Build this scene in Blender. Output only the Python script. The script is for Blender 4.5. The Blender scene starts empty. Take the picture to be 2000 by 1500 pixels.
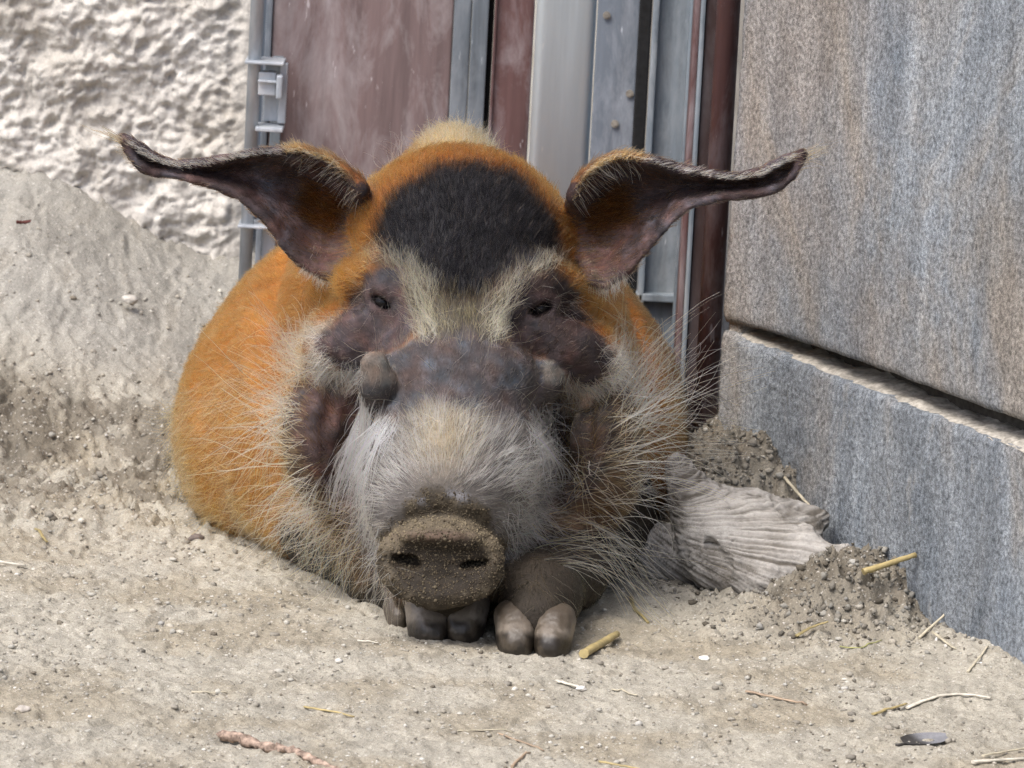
import bpy, bmesh, math, random
import numpy as np
from mathutils import Matrix, Vector
from mathutils.kdtree import KDTree

# ------------------------------------------------------------------ camera
F = 11500.0                                   # focal length in photo pixels (photo 2000 x 1500)
PITCH, ROLL = math.radians(9.5), math.radians(3.0)
CAM = np.array([0.0, -5.0, 1.08])
fw = np.array([0, math.cos(PITCH), -math.sin(PITCH)])
_r0 = np.array([1.0, 0, 0]); _u0 = np.array([0, math.sin(PITCH), math.cos(PITCH)])
rt = math.cos(ROLL) * _r0 + math.sin(ROLL) * _u0
up = -math.sin(ROLL) * _r0 + math.cos(ROLL) * _u0
sc = bpy.context.scene
cd = bpy.data.cameras.new('camera'); cam = bpy.data.objects.new('camera', cd)
sc.collection.objects.link(cam); sc.camera = cam
cam.matrix_world = Matrix(((rt[0], up[0], -fw[0], CAM[0]), (rt[1], up[1], -fw[1], CAM[1]),
                           (rt[2], up[2], -fw[2], CAM[2]), (0, 0, 0, 1)))
cd.sensor_width = 36.0; cd.lens = F / 2000 * 36; cd.clip_start = 0.1; cd.clip_end = 500
cd.dof.use_dof = True; cd.dof.focus_distance = 5.16; cd.dof.aperture_fstop = 22

# ------------------------------------------------------------------ light
SUN_EL, SUN_AZ = math.radians(57), math.radians(-40)      # azimuth of the sun seen from the hog: front left
w = bpy.data.worlds.new('World'); sc.world = w; w.use_nodes = True
nt = w.node_tree; bg = nt.nodes['Background']
sky = nt.nodes.new('ShaderNodeTexSky'); sky.sky_type = 'NISHITA'; sky.sun_disc = False
sky.sun_elevation = SUN_EL; sky.air_density = 0.7; sky.dust_density = 3.0; sky.ozone_density = 0.6
nt.links.new(sky.outputs[0], bg.inputs[0]); bg.inputs[1].default_value = 0.15
sdir = np.array([math.sin(SUN_AZ) * math.cos(SUN_EL), -math.cos(SUN_AZ) * math.cos(SUN_EL), math.sin(SUN_EL)])
sky.sun_rotation = math.atan2(sdir[0], sdir[1])
sl = bpy.data.lights.new('sun', 'SUN'); sl.energy = 1.5; sl.angle = math.radians(32); sl.color = (1.0, 0.98, 0.945)
so = bpy.data.objects.new('sun', sl); sc.collection.objects.link(so)
so.rotation_euler = Vector(sdir).to_track_quat('Z', 'Y').to_euler(); so.location = (-2, -3, 6)
vs = sc.view_settings; vs.view_transform = 'Standard'; vs.look = 'None'; vs.gamma = 1.0; vs.use_curve_mapping = False
vs.exposure = 1.08
sc.cycles.max_bounces = 8; sc.cycles.diffuse_bounces = 3; sc.cycles.glossy_bounces = 3
sc.cycles.transmission_bounces = 6; sc.cycles.transparent_max_bounces = 6
sc.cycles.caustics_reflective = False; sc.cycles.caustics_refractive = False
try:
    sc.cycles_curves.shape = 'RIBBONS'
except Exception:
    pass
sc.cycles.use_denoising = True; sc.cycles.denoiser = 'OPENIMAGEDENOISE'; sc.cycles.denoising_prefilter = 'NONE'
sc.cycles.sample_clamp_indirect = 4.0; sc.cycles.use_adaptive_sampling = False

# ------------------------------------------------------------------ helpers
def P(px, py, Y):                              # point of the plane y = Y seen at photo pixel (px, py)
    d = fw + (px - 1000) / F * rt - (py - 750) / F * up
    return CAM + (Y - CAM[1]) / d[1] * d
def PG(px, py, z=0.0):                         # point of the level z seen at photo pixel
    d = fw + (px - 1000) / F * rt - (py - 750) / F * up
    return CAM + (z - CAM[2]) / d[2] * d
def proj(p):
    q = np.asarray(p) - CAM
    t = q @ fw
    return 1000 + F * (q @ rt) / t, 750 - F * (q @ up) / t

_rng = np.random.default_rng(7)
_perm = _rng.permutation(4096).astype(np.int64)
_g3 = _rng.normal(size=(4096, 3)); _g3 /= np.linalg.norm(_g3, axis=1)[:, None]
def perlin(p):
    i = np.floor(p).astype(np.int64); f = p - i
    s = f * f * f * (f * (f * 6 - 15) + 10)
    out = np.zeros(len(p))
    for dx in (0, 1):
        hx = _perm[(i[:, 0] + dx) & 4095]; wx = s[:, 0] if dx else 1 - s[:, 0]
        for dy in (0, 1):
            hy = _perm[(hx + i[:, 1] + dy) & 4095]; wy = wx * (s[:, 1] if dy else 1 - s[:, 1])
            for dz in (0, 1):
                g = _g3[_perm[(hy + i[:, 2] + dz) & 4095]]
                d = g[:, 0] * (f[:, 0] - dx) + g[:, 1] * (f[:, 1] - dy) + g[:, 2] * (f[:, 2] - dz)
                out += d * wy * (s[:, 2] if dz else 1 - s[:, 2])
    return out * 1.6
def fbm(p, scale, octs=4, gain=0.5, ridged=False):
    q = np.asarray(p, float) / scale
    a, tot = 1.0, np.zeros(len(q))
    for k in range(octs):
        n = perlin(q + 17.3 * k)
        tot += a * ((0.5 - np.abs(n)) * 1.4 if ridged else n)
        q = q * 2.03; a *= gain
    return tot
def sstep(a, b, x):
    t = np.clip((x - a) / (b - a), 0, 1); return t * t * (3 - 2 * t)
def lerp(a, b, t): return a + (b - a) * t
def bump2(x, y, cx, cy, rx, ry): return np.exp(-((x - cx) / rx) ** 2 - ((y - cy) / ry) ** 2)

def link(ob, parent=None):
    sc.collection.objects.link(ob)
    if parent is not None: ob.parent = parent
    return ob
def tag(o, label=None, cat=None, group=None, kind=None):
    for k, v in (('label', label), ('category', cat), ('group', group), ('kind', kind)):
        if v: o[k] = v
    return o
def empty(name, loc=(0, 0, 0)):
    o = bpy.data.objects.new(name, None); o.location = loc; o.empty_display_size = 0.1
    return link(o)
def mesh_obj(name, verts, faces, mat, parent=None, smooth=True, cols=None):
    """verts (n,3) numpy, faces list or (m,k) numpy, world coordinates"""
    me = bpy.data.meshes.new(name)
    verts = np.asarray(verts, np.float32)
    if isinstance(faces, np.ndarray):
        m, k = faces.shape
        me.vertices.add(len(verts)); me.vertices.foreach_set('co', verts.ravel())
        me.loops.add(m * k); me.loops.foreach_set('vertex_index', faces.astype(np.int32).ravel())
        me.polygons.add(m); me.polygons.foreach_set('loop_start', np.arange(0, m * k, k, dtype=np.int32))
        me.update(calc_edges=True); me.validate()
    else:
        me.from_pydata(verts.tolist(), [], faces); me.update()
    if smooth: me.polygons.foreach_set('use_smooth', np.ones(len(me.polygons), bool))
    if cols is not None:
        a = me.attributes.new('col', 'FLOAT_COLOR', 'POINT')
        a.data.foreach_set('color', np.c_[cols, np.ones(len(cols))].astype(np.float32).ravel())
    if mat: me.materials.append(mat)
    ob = bpy.data.objects.new(name, me); link(ob)
    if parent is not None:
        ob.parent = parent
        ob.matrix_parent_inverse = Matrix.Translation(-Vector(parent.location))
    return ob
def bm_obj(name, bm, mat, parent=None, smooth=False):
    me = bpy.data.meshes.new(name); bm.normal_update(); bm.to_mesh(me); bm.free()
    if smooth:
        for p in me.polygons: p.use_smooth = True
    me.materials.append(mat)
    ob = bpy.data.objects.new(name, me); link(ob)
    if parent is not None:
        ob.parent = parent
        ob.matrix_parent_inverse = Matrix.Translation(-Vector(parent.location))
    return ob
def bm_box(bm, lo, hi, bev=0.0015, segs=2):
    lo, hi = np.minimum(lo, hi), np.maximum(lo, hi)
    r = bmesh.ops.create_cube(bm, size=1.0, matrix=Matrix.Translation(Vector((lo + hi) / 2)) @ Matrix.Diagonal((*(hi - lo), 1)))
    if bev:
        es = list({e for v in r['verts'] for e in v.link_edges})
        bmesh.ops.bevel(bm, geom=es, offset=bev, segments=segs, affect='EDGES', profile=0.6)
def bm_cyl(bm, a, b, r, seg=20, r2=None):
    a, b = Vector(a), Vector(b); d = b - a
    m = Matrix.Translation((a + b) / 2) @ d.to_track_quat('Z', 'Y').to_matrix().to_4x4()
    bmesh.ops.create_cone(bm, cap_ends=True, segments=seg, radius1=r, radius2=r if r2 is None else r2, depth=d.length, matrix=m)
def axis_grid(breaks):                         # [(end, step), ...] -> coordinates
    xs = [breaks[0]]
    for end, step in breaks[1:]:
        n = max(1, int(round((end - xs[-1]) / step)))
        xs.extend(np.linspace(xs[-1], end, n + 1)[1:].tolist())
    return np.array(xs)
def grid_faces(nx, ny):
    i = np.arange(nx * ny).reshape(ny, nx)
    return np.stack([i[:-1, :-1], i[:-1, 1:], i[1:, 1:], i[1:, :-1]], -1).reshape(-1, 4)

# ------------------------------------------------------------------ materials
class Mat:
    def __init__(s, name, rough=0.8, spec=0.3):
        s.m = bpy.data.materials.new(name); s.m.use_nodes = True
        s.t = s.m.node_tree; s.b = s.t.nodes['Principled BSDF']
        s.b.inputs['Roughness'].default_value = rough
        s.b.inputs['Specular IOR Level'].default_value = spec
    def n(s, typ, **kw):
        x = s.t.nodes.new(typ)
        for k, v in kw.items():
            if k in x.inputs: x.inputs[k].default_value = v
            else: setattr(x, k, v)
        return x
    def l(s, a, b): s.t.links.new(a, b)
    def coord(s, scale=(1, 1, 1)):
        g = s.n('ShaderNodeNewGeometry'); mp = s.n('ShaderNodeMapping'); mp.inputs['Scale'].default_value = scale
        s.l(g.outputs['Position'], mp.inputs['Vector']); return mp.outputs[0]
    def noise(s, scale, detail=4, rough=0.55, stretch=(1, 1, 1), dist=0.0):
        x = s.n('ShaderNodeTexNoise', Scale=scale, Detail=detail, Roughness=rough, Distortion=dist)
        s.l(s.coord(stretch), x.inputs['Vector']); return x.outputs[0]
    def ramp(s, fac, stops, interp='LINEAR'):
        x = s.n('ShaderNodeValToRGB'); x.color_ramp.interpolation = interp
        e = x.color_ramp.elements
        while len(e) < len(stops): e.new(0.5)
        for q, (p, c) in zip(e, stops):
            q.position = p; q.color = (*c, 1) if len(c) == 3 else c
        s.l(fac, x.inputs[0]); return x.outputs[0]
    def mix(s, fac, a, b, mode='MIX'):
        x = s.n('ShaderNodeMix', data_type='RGBA', blend_type=mode)
        for sock, v in ((x.inputs[0], fac), (x.inputs[6], a), (x.inputs[7], b)):
            if hasattr(v, 'node'): s.l(v, sock)
            elif isinstance(v, tuple): sock.default_value = (*v, 1)
            else: sock.default_value = v
        return x.outputs[2]
    def attr(s, name='col'):
        return s.n('ShaderNodeAttribute', attribute_name=name).outputs['Color']
    def color(s, c):
        if hasattr(c, 'node'): s.l(c, s.b.inputs['Base Color'])
        else: s.b.inputs['Base Color'].default_value = (*c, 1)
        return s
    def rough(s, c): s.l(c, s.b.inputs['Roughness']); return s
    def bump(s, h, strength=0.5, dist=0.002):
        x = s.n('ShaderNodeBump', Strength=strength, Distance=dist)
        s.l(h, x.inputs['Height']); s.l(x.outputs[0], s.b.inputs['Normal']); return s

G = lambda v: (v, v, v)
def mat_ground():
    m = Mat('ground_dirt', 0.95, 0.15)
    c = m.attr()
    c = m.mix(0.55, c, m.ramp(m.noise(420, 6, 0.7), [(0.3, G(0.45)), (0.5, G(1.0)), (0.72, G(1.5))]), 'MULTIPLY')
    c = m.mix(m.ramp(m.noise(300, 3, 0.5), [(0.64, G(0)), (0.70, G(0.75))]), c, (0.62, 0.58, 0.52))
    c = m.mix(m.ramp(m.noise(170, 3, 0.5, (1, .6, 1)), [(0.66, G(0)), (0.74, G(0.6))]), c, (0.10, 0.085, 0.065))
    m.color(c).bump(m.noise(330, 7, 0.72), 0.7, 0.004)
    return m.m
def mat_shotcrete():
    m = Mat('rough_concrete', 0.95, 0.15)
    c = m.ramp(m.noise(9, 5, 0.6), [(0.3, (0.42, 0.385, 0.33)), (0.52, (0.53, 0.50, 0.45)), (0.75, (0.60, 0.575, 0.53))])
    c = m.mix(0.5, c, m.ramp(m.noise(260, 5, 0.7), [(0.3, G(0.55)), (0.55, G(1.0)), (0.75, G(1.3))]), 'MULTIPLY')
    m.color(c).bump(m.noise(220, 6, 0.72), 0.5, 0.003)
    return m.m
def mat_stucco(name, warm):
    # grey speckled render with beige bleached zones and vertical runs
    m = Mat(name, 0.9, 0.15)
    base = m.ramp(m.noise(5.0, 5, 0.62, (1, 1, 0.55), 0.9), [(0.36 - 0.07 * warm, (0.245, 0.275, 0.305)), (0.50 - 0.07 * warm, (0.325, 0.350, 0.372)), (0.68 - 0.10 * warm, (0.385, 0.355, 0.315))])
    base = m.mix(0.5, base, m.ramp(m.noise(11, 5, 0.65, (1, 1, 0.16)), [(0.34, G(0.58)), (0.52, G(1.0)), (0.70, G(1.38))]), 'MULTIPLY')
    base = m.mix(m.ramp(m.noise(2.7, 4, 0.6, (1, 1, 0.7), 0.5), [(0.50 - 0.06 * warm, G(0.0)), (0.68 - 0.06 * warm, G(max(0.0, 0.75 * warm)))]), base, (0.345, 0.285, 0.228))
    runs = m.ramp(m.noise(30, 4, 0.6, (1, 1, 0.12)), [(0.30, G(0.62)), (0.55, G(1.0)), (0.75, G(1.45))])
    c = m.mix(0.55, base, runs, 'MULTIPLY')
    sp = m.ramp(m.noise(210, 5, 0.75), [(0.36, G(0.42)), (0.5, G(0.97)), (0.66, G(1.6))])
    c = m.mix(0.9, c, sp, 'MULTIPLY')
    c = m.mix(m.ramp(m.noise(30, 6, 0.75, (1, 1, 0.35)), [(0.58, G(0)), (0.74, G(0.6))]), c, (0.50, 0.48, 0.44))
    m.color(c).bump(m.noise(230, 5, 0.75), 1.0, 0.006)
    return m.m
def mat_paint(name, col, dust=(0.40, 0.36, 0.34), amt=0.5, rough=0.55, streak=60, dark=0.6):
    m = Mat(name, rough, 0.25)
    v = m.ramp(m.noise(streak, 4, 0.6, (1, 1, 0.07)), [(0.3, G(dark)), (0.55, G(1.0)), (0.78, G(1.35))])
    c = m.mix(0.85, col, v, 'MULTIPLY')
    d = m.ramp(m.noise(26, 6, 0.7, (1, 1, 0.35), 0.4), [(0.45, G(0)), (0.72, G(amt))])
    c = m.mix(d, c, dust)
    sc_ = m.ramp(m.noise(120, 3, 0.6, (1, 1, 0.25)), [(0.68, G(0)), (0.73, G(amt))])
    c = m.mix(sc_, c, tuple(min(1, x * 1.3) for x in dust))
    m.color(c).rough(m.ramp(m.noise(40, 4), [(0.3, G(rough - 0.12)), (0.7, G(min(1, rough + 0.25)))]))
    m.bump(m.noise(180, 4, 0.6, (1, 1, 0.3)), 0.25, 0.001)
    return m.m
def mat_galv():
    m = Mat('galvanised_steel', 0.5, 0.5); m.b.inputs['Metallic'].default_value = 0.35
    c = m.ramp(m.noise(60, 5, 0.65, (1, 1, 0.3)), [(0.3, (0.27, 0.30, 0.33)), (0.55, (0.42, 0.45, 0.48)), (0.75, (0.56, 0.57, 0.57))])
    m.color(c).bump(m.noise(160, 3), 0.15, 0.001); return m.m
def mat_plain(name, col, rough=0.7, spec=0.3, var=0.35, scale=150, stretch=(1, 1, 1)):
    m = Mat(name, rough, spec)
    c = m.mix(1.0, col, m.ramp(m.noise(scale, 4, 0.6, stretch), [(0.3, G(1 - var)), (0.7, G(1 + var))]), 'MULTIPLY')
    m.color(c).bump(m.noise(scale * 2, 3), 0.25, 0.001); return m.m
def mat_attr(name, rough=0.9, bscale=300, bstr=0.5, spec=0.2, var=0.4):
    m = Mat(name, rough, spec)
    c = m.mix(var, m.attr(), m.ramp(m.noise(bscale, 5, 0.7), [(0.3, G(0.5)), (0.5, G(1)), (0.72, G(1.5))]), 'MULTIPLY')
    m.color(c).bump(m.noise(bscale, 6, 0.7), bstr, 0.003); return m.m
def mat_hair(name, rough=0.45):
    m = bpy.data.materials.new(name); m.use_nodes = True; t = m.node_tree
    t.nodes.remove(t.nodes['Principled BSDF'])
    h = t.nodes.new('ShaderNodeBsdfHairPrincipled'); h.parametrization = 'COLOR'
    a = t.nodes.new('ShaderNodeAttribute'); a.attribute_name = 'col'
    t.links.new(a.outputs['Color'], h.inputs['Color'])
    h.inputs['Roughness'].default_value = rough; h.inputs['Radial Roughness'].default_value = 0.6
    h.inputs['Random Roughness'].default_value = 0.2; h.inputs['IOR'].default_value = 1.16
    t.links.new(h.outputs[0], t.nodes['Material Output'].inputs['Surface'])
    return m

# ------------------------------------------------------------------ ground
WALL_C = P(1415, 630, 0.63); WALL_N = P(2000, 852, 0.0706)          # the slot line of the right wall (far, near)
SLOT_Z = 0.5 * (WALL_C[2] + WALL_N[2])
wt = (WALL_N - WALL_C); wt[2] = 0; wt /= np.linalg.norm(wt)           # along the wall, towards the camera
wn = np.array([wt[1], -wt[0], 0.0]); wn = wn if wn[0] < 0 else -wn    # out of its visible face

def ground_shape(x, y):
    bank = (0.165 + 0.06 * sstep(-0.30, -0.55, x)) * np.clip((y + 0.05 * sstep(-0.3, -0.55, x) - 0.80) / 0.46, 0, 1.2) ** 1.25 * sstep(-0.08, -0.27, x)
    bank += 0.018 * bump2(x, y, -0.33, 0.86, 0.06, 0.05) - 0.012 * bump2(x, y, -0.29, 0.97, 0.05, 0.05)
    bank = bank * (1 + 0.10 * perlin(np.c_[x / 0.13, y / 0.4, 0 * x]))
    heap = 0.100 * sstep(0.36, 0.50, y - 0.25 * (x - 0.22)) * sstep(0.125, 0.205, x) * (1 - 0.5 * sstep(0.75, 1.1, y))
    mound = 0.046 * bump2(x, y, 0.315, 0.27, 0.075, 0.085)
    edge = 0.012 * bump2(x, y, 0.44, 0.10, 0.05, 0.12)
    return bank + heap + mound + edge
def ground_rough(x, y):
    left = sstep(-0.10, -0.26, x) * sstep(0.36, 0.60, y) * (1 - 0.85 * sstep(0.86, 1.0, y))
    heap = np.clip(sstep(0.25, 0.40, y) * sstep(0.11, 0.19, x) + 1.0 * bump2(x, y, 0.315, 0.25, 0.10, 0.11), 0, 1)
    return np.clip(0.32 - 0.14 * sstep(0.9, 1.0, y) * sstep(-0.1, -0.2, x) + 0.50 * left + 0.90 * heap + 0.10 * sstep(-0.1, -0.45, x), 0, 1.25)
def ground_z(x, y):
    x = np.atleast_1d(np.asarray(x, float)); y = np.atleast_1d(np.asarray(y, float))
    p = np.c_[x, y * 0.9, np.zeros_like(x)]
    r = ground_rough(x, y)
    near = sstep(3.0, 1.2, np.hypot(x, y))
    wp = p + 0.012 * np.c_[perlin(p / 0.03 + 50), perlin(p / 0.03 + 60), 0 * x]
    crust = sstep(-0.05, 0.30, fbm(wp + 2, 0.045, 3))                 # flaky crusts standing above the trodden surface
    lum = 0.020 * (0.35 - np.abs(perlin(wp / 0.040 + 3))) * r + 0.014 * (0.3 - np.abs(perlin(wp / 0.019 + 9))) + 0.0075 * perlin(wp / 0.0095 + 5) \
        + 0.0035 * perlin(p / 0.005 + 1) + 0.0045 * crust + sstep(0.85, 1.1, r) * (0.005 * (0.35 - np.abs(perlin(wp / 0.013 + 71))) + 0.003 * perlin(wp / 0.007 + 81))
    soft = 0.010 * perlin(p / 0.23 + 31) + 0.005 * perlin(p / 0.09 + 7)
    return ground_shape(x, y) + near * (lum * r + soft * 0.6)
gx = axis_grid([-40, (-4, 6), (-1.2, 0.1), (-0.64, 0.005), (0.56, 0.0022), (1.0, 0.008), (4, 0.2), (40, 6)])
gy = axis_grid([-40, (-6, 6), (-1.5, 0.2), (-0.62, 0.008), (1.34, 0.0034), (2, 0.05), (5, 0.3), (40, 6)])
X, Y = np.meshgrid(gx, gy); X = X.ravel(); Y = Y.ravel()
Z = ground_z(X, Y)
pg = np.c_[X, Y, np.zeros_like(X)]
n1 = fbm(pg, 0.16, 4); n2 = fbm(pg * [1, 0.45, 1], 0.022, 4); n3 = fbm(pg + 5, 0.06, 3)
c_light, c_warm, c_damp, c_grey = (np.array(c) for c in ((0.375, 0.347, 0.285), (0.310, 0.274, 0.208), (0.150, 0.130, 0.100), (0.30, 0.288, 0.258)))
col = lerp(c_light, c_warm, sstep(-0.25, 0.45, n1)[:, None])
col = lerp(col, c_grey, (sstep(0.9, 1.05, Y) * sstep(-0.1, -0.25, X) * 0.8)[:, None])
heapm = np.clip(sstep(0.27, 0.40, Y) * sstep(0.11, 0.18, X) + bump2(X, Y, 0.31, 0.24, 0.085, 0.085) * 1.1, 0, 1)
leftm = sstep(-0.16, -0.28, X) * sstep(0.5, 0.66, Y) * (1 - sstep(0.9, 1.0, Y))
damp = np.clip(heapm * (0.80 + 0.5 * n3) + leftm * sstep(-0.35, 0.3, n3) * 0.85 + sstep(0.30, 0.8, n2) * 0.35, 0, 0.95)
col = lerp(col, c_damp, damp[:, None])
col = np.clip(col * (1 + 0.26 * n2)[:, None], 0.03, 0.7)
ground = tag(mesh_obj('ground', np.c_[X, Y, Z], grid_faces(len(gx), len(gy)), mat_ground(), cols=col), kind='structure')

# ------------------------------------------------------------------ rough concrete wall on the left
WY = 1.24
wx0 = -4.0; wx1 = P(497, 150, WY)[0]
xs = axis_grid([wx0, (-1.3, 0.2), (-0.75, 0.005), (wx1, 0.0026)]); zs = axis_grid([-0.1, (0.10, 0.02), (0.60, 0.0026), (1.1, 0.006), (2.3, 0.1)])
X, Z = np.meshgrid(xs, zs); X = X.ravel(); Z = Z.ravel()
p = np.c_[X, np.zeros_like(X), Z]
lump = 0.030 * (fbm(p, 0.12, 3) * 0.6) + 0.011 * (0.3 - np.abs(perlin(p / 0.055 + 2))) + 0.009 * (0.3 - np.abs(perlin(p / 0.025 + 8))) \
    + 0.006 * perlin(p / 0.012 + 4) + 0.003 * perlin(p / 0.006)
pw = p + 0.02 * np.c_[perlin(p / 0.05 + 40), 0 * X, perlin(p / 0.05 + 45)]
lump += 0.006 * fbm(pw + 31, 0.013, 4, 0.7) + 0.012 * fbm(pw, 0.05, 5, 0.66) - 0.016 * sstep(0.35, 0.9, fbm(pw + 9, 0.06, 4, 0.6))
lump += -0.008 * sstep(0.2, 0.6, fbm(p + 3, 0.03, 3))
Yf = WY - 0.55 * lump * sstep(wx1 + 0.001, wx1 - 0.03, X) * sstep(3, 1, np.abs(X))
nx, nz = len(xs), len(zs)
front = np.c_[X, Yf, Z]; back = np.c_[X, np.full_like(X, WY + 0.30), Z]
fa = grid_faces(nx, nz); idx = np.arange(nx * nz).reshape(nz, nx); o = nx * nz
ring = np.concatenate([idx[0, :], idx[1:, -1], idx[-1, -2::-1], idx[-2:0:-1, 0]])
side = np.stack([ring, np.roll(ring, -1), np.roll(ring, -1) + o, ring + o], 1)[:, ::-1]
corner = np.array([[o + idx[0, 0], o + idx[-1, 0], o + idx[-1, -1], o + idx[0, -1]]])
wall_l = mesh_obj('concrete_wall', np.r_[front, back], np.r_[fa, side, corner], mat_shotcrete())
tag(wall_l, 'rough lumpy pale concrete wall beside the steel post', 'wall')

# ------------------------------------------------------------------ right wall: two rendered slabs with a slot between
M_ST1 = mat_stucco('grey_render_upper', 0.75); M_ST2 = mat_stucco('grey_render_lower', -0.4)
def slab(name, u0, u1, v0, v1, thick, mat, parent, rough_top=0.0, rough_bot=0.0, seed=0, off=0.0, taper=0.0):
    us = axis_grid([u0, (min(u1, u0 + 0.9), 0.004)] + ([(u1, 0.15)] if u1 > u0 + 0.9 else [])); vv = axis_grid([v0, (min(v1, v0 + 0.55), 0.004)] + ([(v1, 0.08)] if v1 > v0 + 0.6 else []))
    U, V = np.meshgrid(us, vv); U = U.ravel(); V = V.ravel()
    q = np.c_[U, V, np.full_like(U, seed * 3.1)]
    d = 0.0012 * fbm(q, 0.03, 4) + 0.004 * perlin(q / 0.35)
    edge = np.minimum(V - v0, v1 - V)
    d -= 0.003 * sstep(0.006, 0.0, edge)
    V2 = V + rough_bot * (fbm(q, 0.03, 4) * 0.5) * sstep(0.02, 0.0, V - v0) + rough_top * (fbm(q + 7, 0.03, 4) * 0.5) * sstep(0.02, 0.0, v1 - V)
    V2 = V2 + taper * np.exp(-U / 0.16) * np.clip(1 - (edge_v := (v1 - V if taper > 0 else V - v0)) / 0.10, 0, 1)
    base = np.array([WALL_C[0], WALL_C[1], 0.0])
    fr = base + np.outer(U, wt) + np.outer(d + off, wn); fr[:, 2] += V2
    bk = base + np.outer(U, wt) + np.outer(np.full_like(U, -thick), wn); bk[:, 2] += V2
    nu, nv = len(us), len(vv); idx = np.arange(nu * nv).reshape(nv, nu); o = nu * nv
    ring = np.concatenate([idx[0, :], idx[1:, -1], idx[-1, -2::-1], idx[-2:0:-1, 0]])
    side = np.stack([ring, np.roll(ring, -1), np.roll(ring, -1) + o, ring + o], 1)[:, ::-1]
    f1 = grid_faces(nu, nv)
    corner = np.array([[o + idx[0, 0], o + idx[-1, 0], o + idx[-1, -1], o + idx[0, -1]]])
    return mesh_obj(name, np.r_[fr, bk], np.r_[f1, side, corner], mat, parent, smooth=False)
wall_r = empty('rendered_wall', tuple(np.array([WALL_C[0], WALL_C[1], 0])))
tag(wall_r, 'weathered blue-grey rendered wall of two slabs parted by a slot', 'wall')
slab('lower_slab', 0, 4.0, -0.15, SLOT_Z - 0.013, 0.20, M_ST2, wall_r, rough_top=0.003, seed=1, taper=0.006)
slab('upper_slab', 0, 4.0, SLOT_Z + 0.012, 2.0, 0.20, M_ST1, wall_r, rough_bot=0.003, seed=2, taper=-0.0105)
slab('slot_filler', 0.002, 3.9, SLOT_Z - 0.03, SLOT_Z + 0.03, 0.19, mat_plain('dark_joint', (0.07, 0.062, 0.052), 0.95, 0.1), wall_r, seed=3, off=-0.042)
slab('slot_plug', 0.0005, 0.022, SLOT_Z - 0.02, SLOT_Z + 0.02, 0.15, M_ST1, wall_r, seed=5, off=-0.0035)
# pale crumbly dust lying on the slot floor
us = np.linspace(0.004, 1.2, 420); ds = np.linspace(0, 1, 9)
U, D = np.meshgrid(us, ds); U = U.ravel(); D = D.ravel()
q = np.c_[U, D * 0.04, np.zeros_like(U)]
dep = -0.043 + D * (0.041 + 0.0015 * perlin(np.c_[U / 0.02, U * 0, U * 0]))
hz = SLOT_Z - 0.0128 + 0.0022 + 0.0022 * fbm(q, 0.02, 4) + 0.006 * (1 - D) * (0.3 + fbm(q + 4, 0.06, 3)) - 0.004 * sstep(0.8, 1, D)
v = np.array([WALL_C[0], WALL_C[1], 0.0]) + np.outer(U, wt) + np.outer(dep, wn); v[:, 2] = hz + 0.006 * np.exp(-U / 0.16)
tag(mesh_obj('slot_dust', v, grid_faces(len(us), len(ds)), mat_plain('pale_dust', (0.34, 0.315, 0.27), 0.95, 0.1, 0.45, 150), wall_r), kind='stuff')

# ------------------------------------------------------------------ doors, posts and plates at the back
M_BROWN = mat_paint('brown_panel', (0.165, 0.118, 0.114), (0.40, 0.37, 0.37), 0.6)
M_BROWN2 = mat_paint('brown_steel', (0.095, 0.050, 0.047), (0.36, 0.33, 0.34), 0.5)
M_STEEL = mat_paint('dull_steel', (0.105, 0.120, 0.135), (0.36, 0.38, 0.40), 0.30, 0.4, 120)
M_PALE = mat_paint('pale_concrete', (0.58, 0.65, 0.67), (0.64, 0.65, 0.61), 0.5, 0.95, 30, 0.82)
M_PLATE = mat_paint('grey_plate', (0.135, 0.155, 0.18), (0.40, 0.42, 0.45), 0.55, 0.5, 30)
M_CHAN = mat_paint('grey_channel', (0.16, 0.19, 0.215), (0.40, 0.42, 0.43), 0.5, 0.6, 90)
M_DARK = mat_plain('seal_gap_black', (0.012, 0.012, 0.012), 0.8, 0.2)
M_GALV = mat_galv()
ZT = 2.1
def px_x(px, Yp, py=100): return P(px, py, Yp)[0]
def vbox(name, pa, pb, Ya, Yb, mat, parent=None, z0=-0.05, z1=ZT, bev=0.002, Yref=None):
    bm = bmesh.new(); yr = Ya if Yref is None else Yref
    bm_box(bm, np.array([px_x(pa, yr), Ya, z0]), np.array([px_x(pb, yr), Yb, z1]), bev)
    return bm_obj(name, bm, mat, parent)
DY = 1.15
door = tag(empty('sliding_door', (px_x(700, DY), DY, 0)), 'brown panelled sliding door with grey metal edge behind the hog', 'door')
vbox('panel', 530, 882, DY + 0.012, DY + 0.04, M_BROWN, door)
vbox('edge_strip', 516, 529, DY + 0.008, DY + 0.05, M_PLATE, door)
vbox('edge_channel', 555, 534, DY + 0.007, DY + 0.0115, M_CHAN, door, z0=0.1, z1=P(550, 112, DY)[2], bev=0.001)
vbox('stile', 883, 917, DY - 0.004, DY + 0.045, M_STEEL, door)
vbox('stile', 918.5, 951, DY - 0.006, DY + 0.045, M_STEEL, door)
vbox('seal', 951.5, 961, DY + 0.010, DY + 0.05, M_DARK, door)
# second door leaf, brown
leaf = tag(empty('door_jamb', (px_x(1000, DY), DY, 0)), 'narrow dark brown steel jamb between the black seal and pale post', 'door jamb')
vbox('face', 962, 1040, DY - 0.008, DY + 0.04, M_BROWN2, leaf, bev=0.004)
vbox('lip', 962, 967, DY - 0.014, DY - 0.0085, M_BROWN2, leaf, bev=0.0015)
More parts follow.
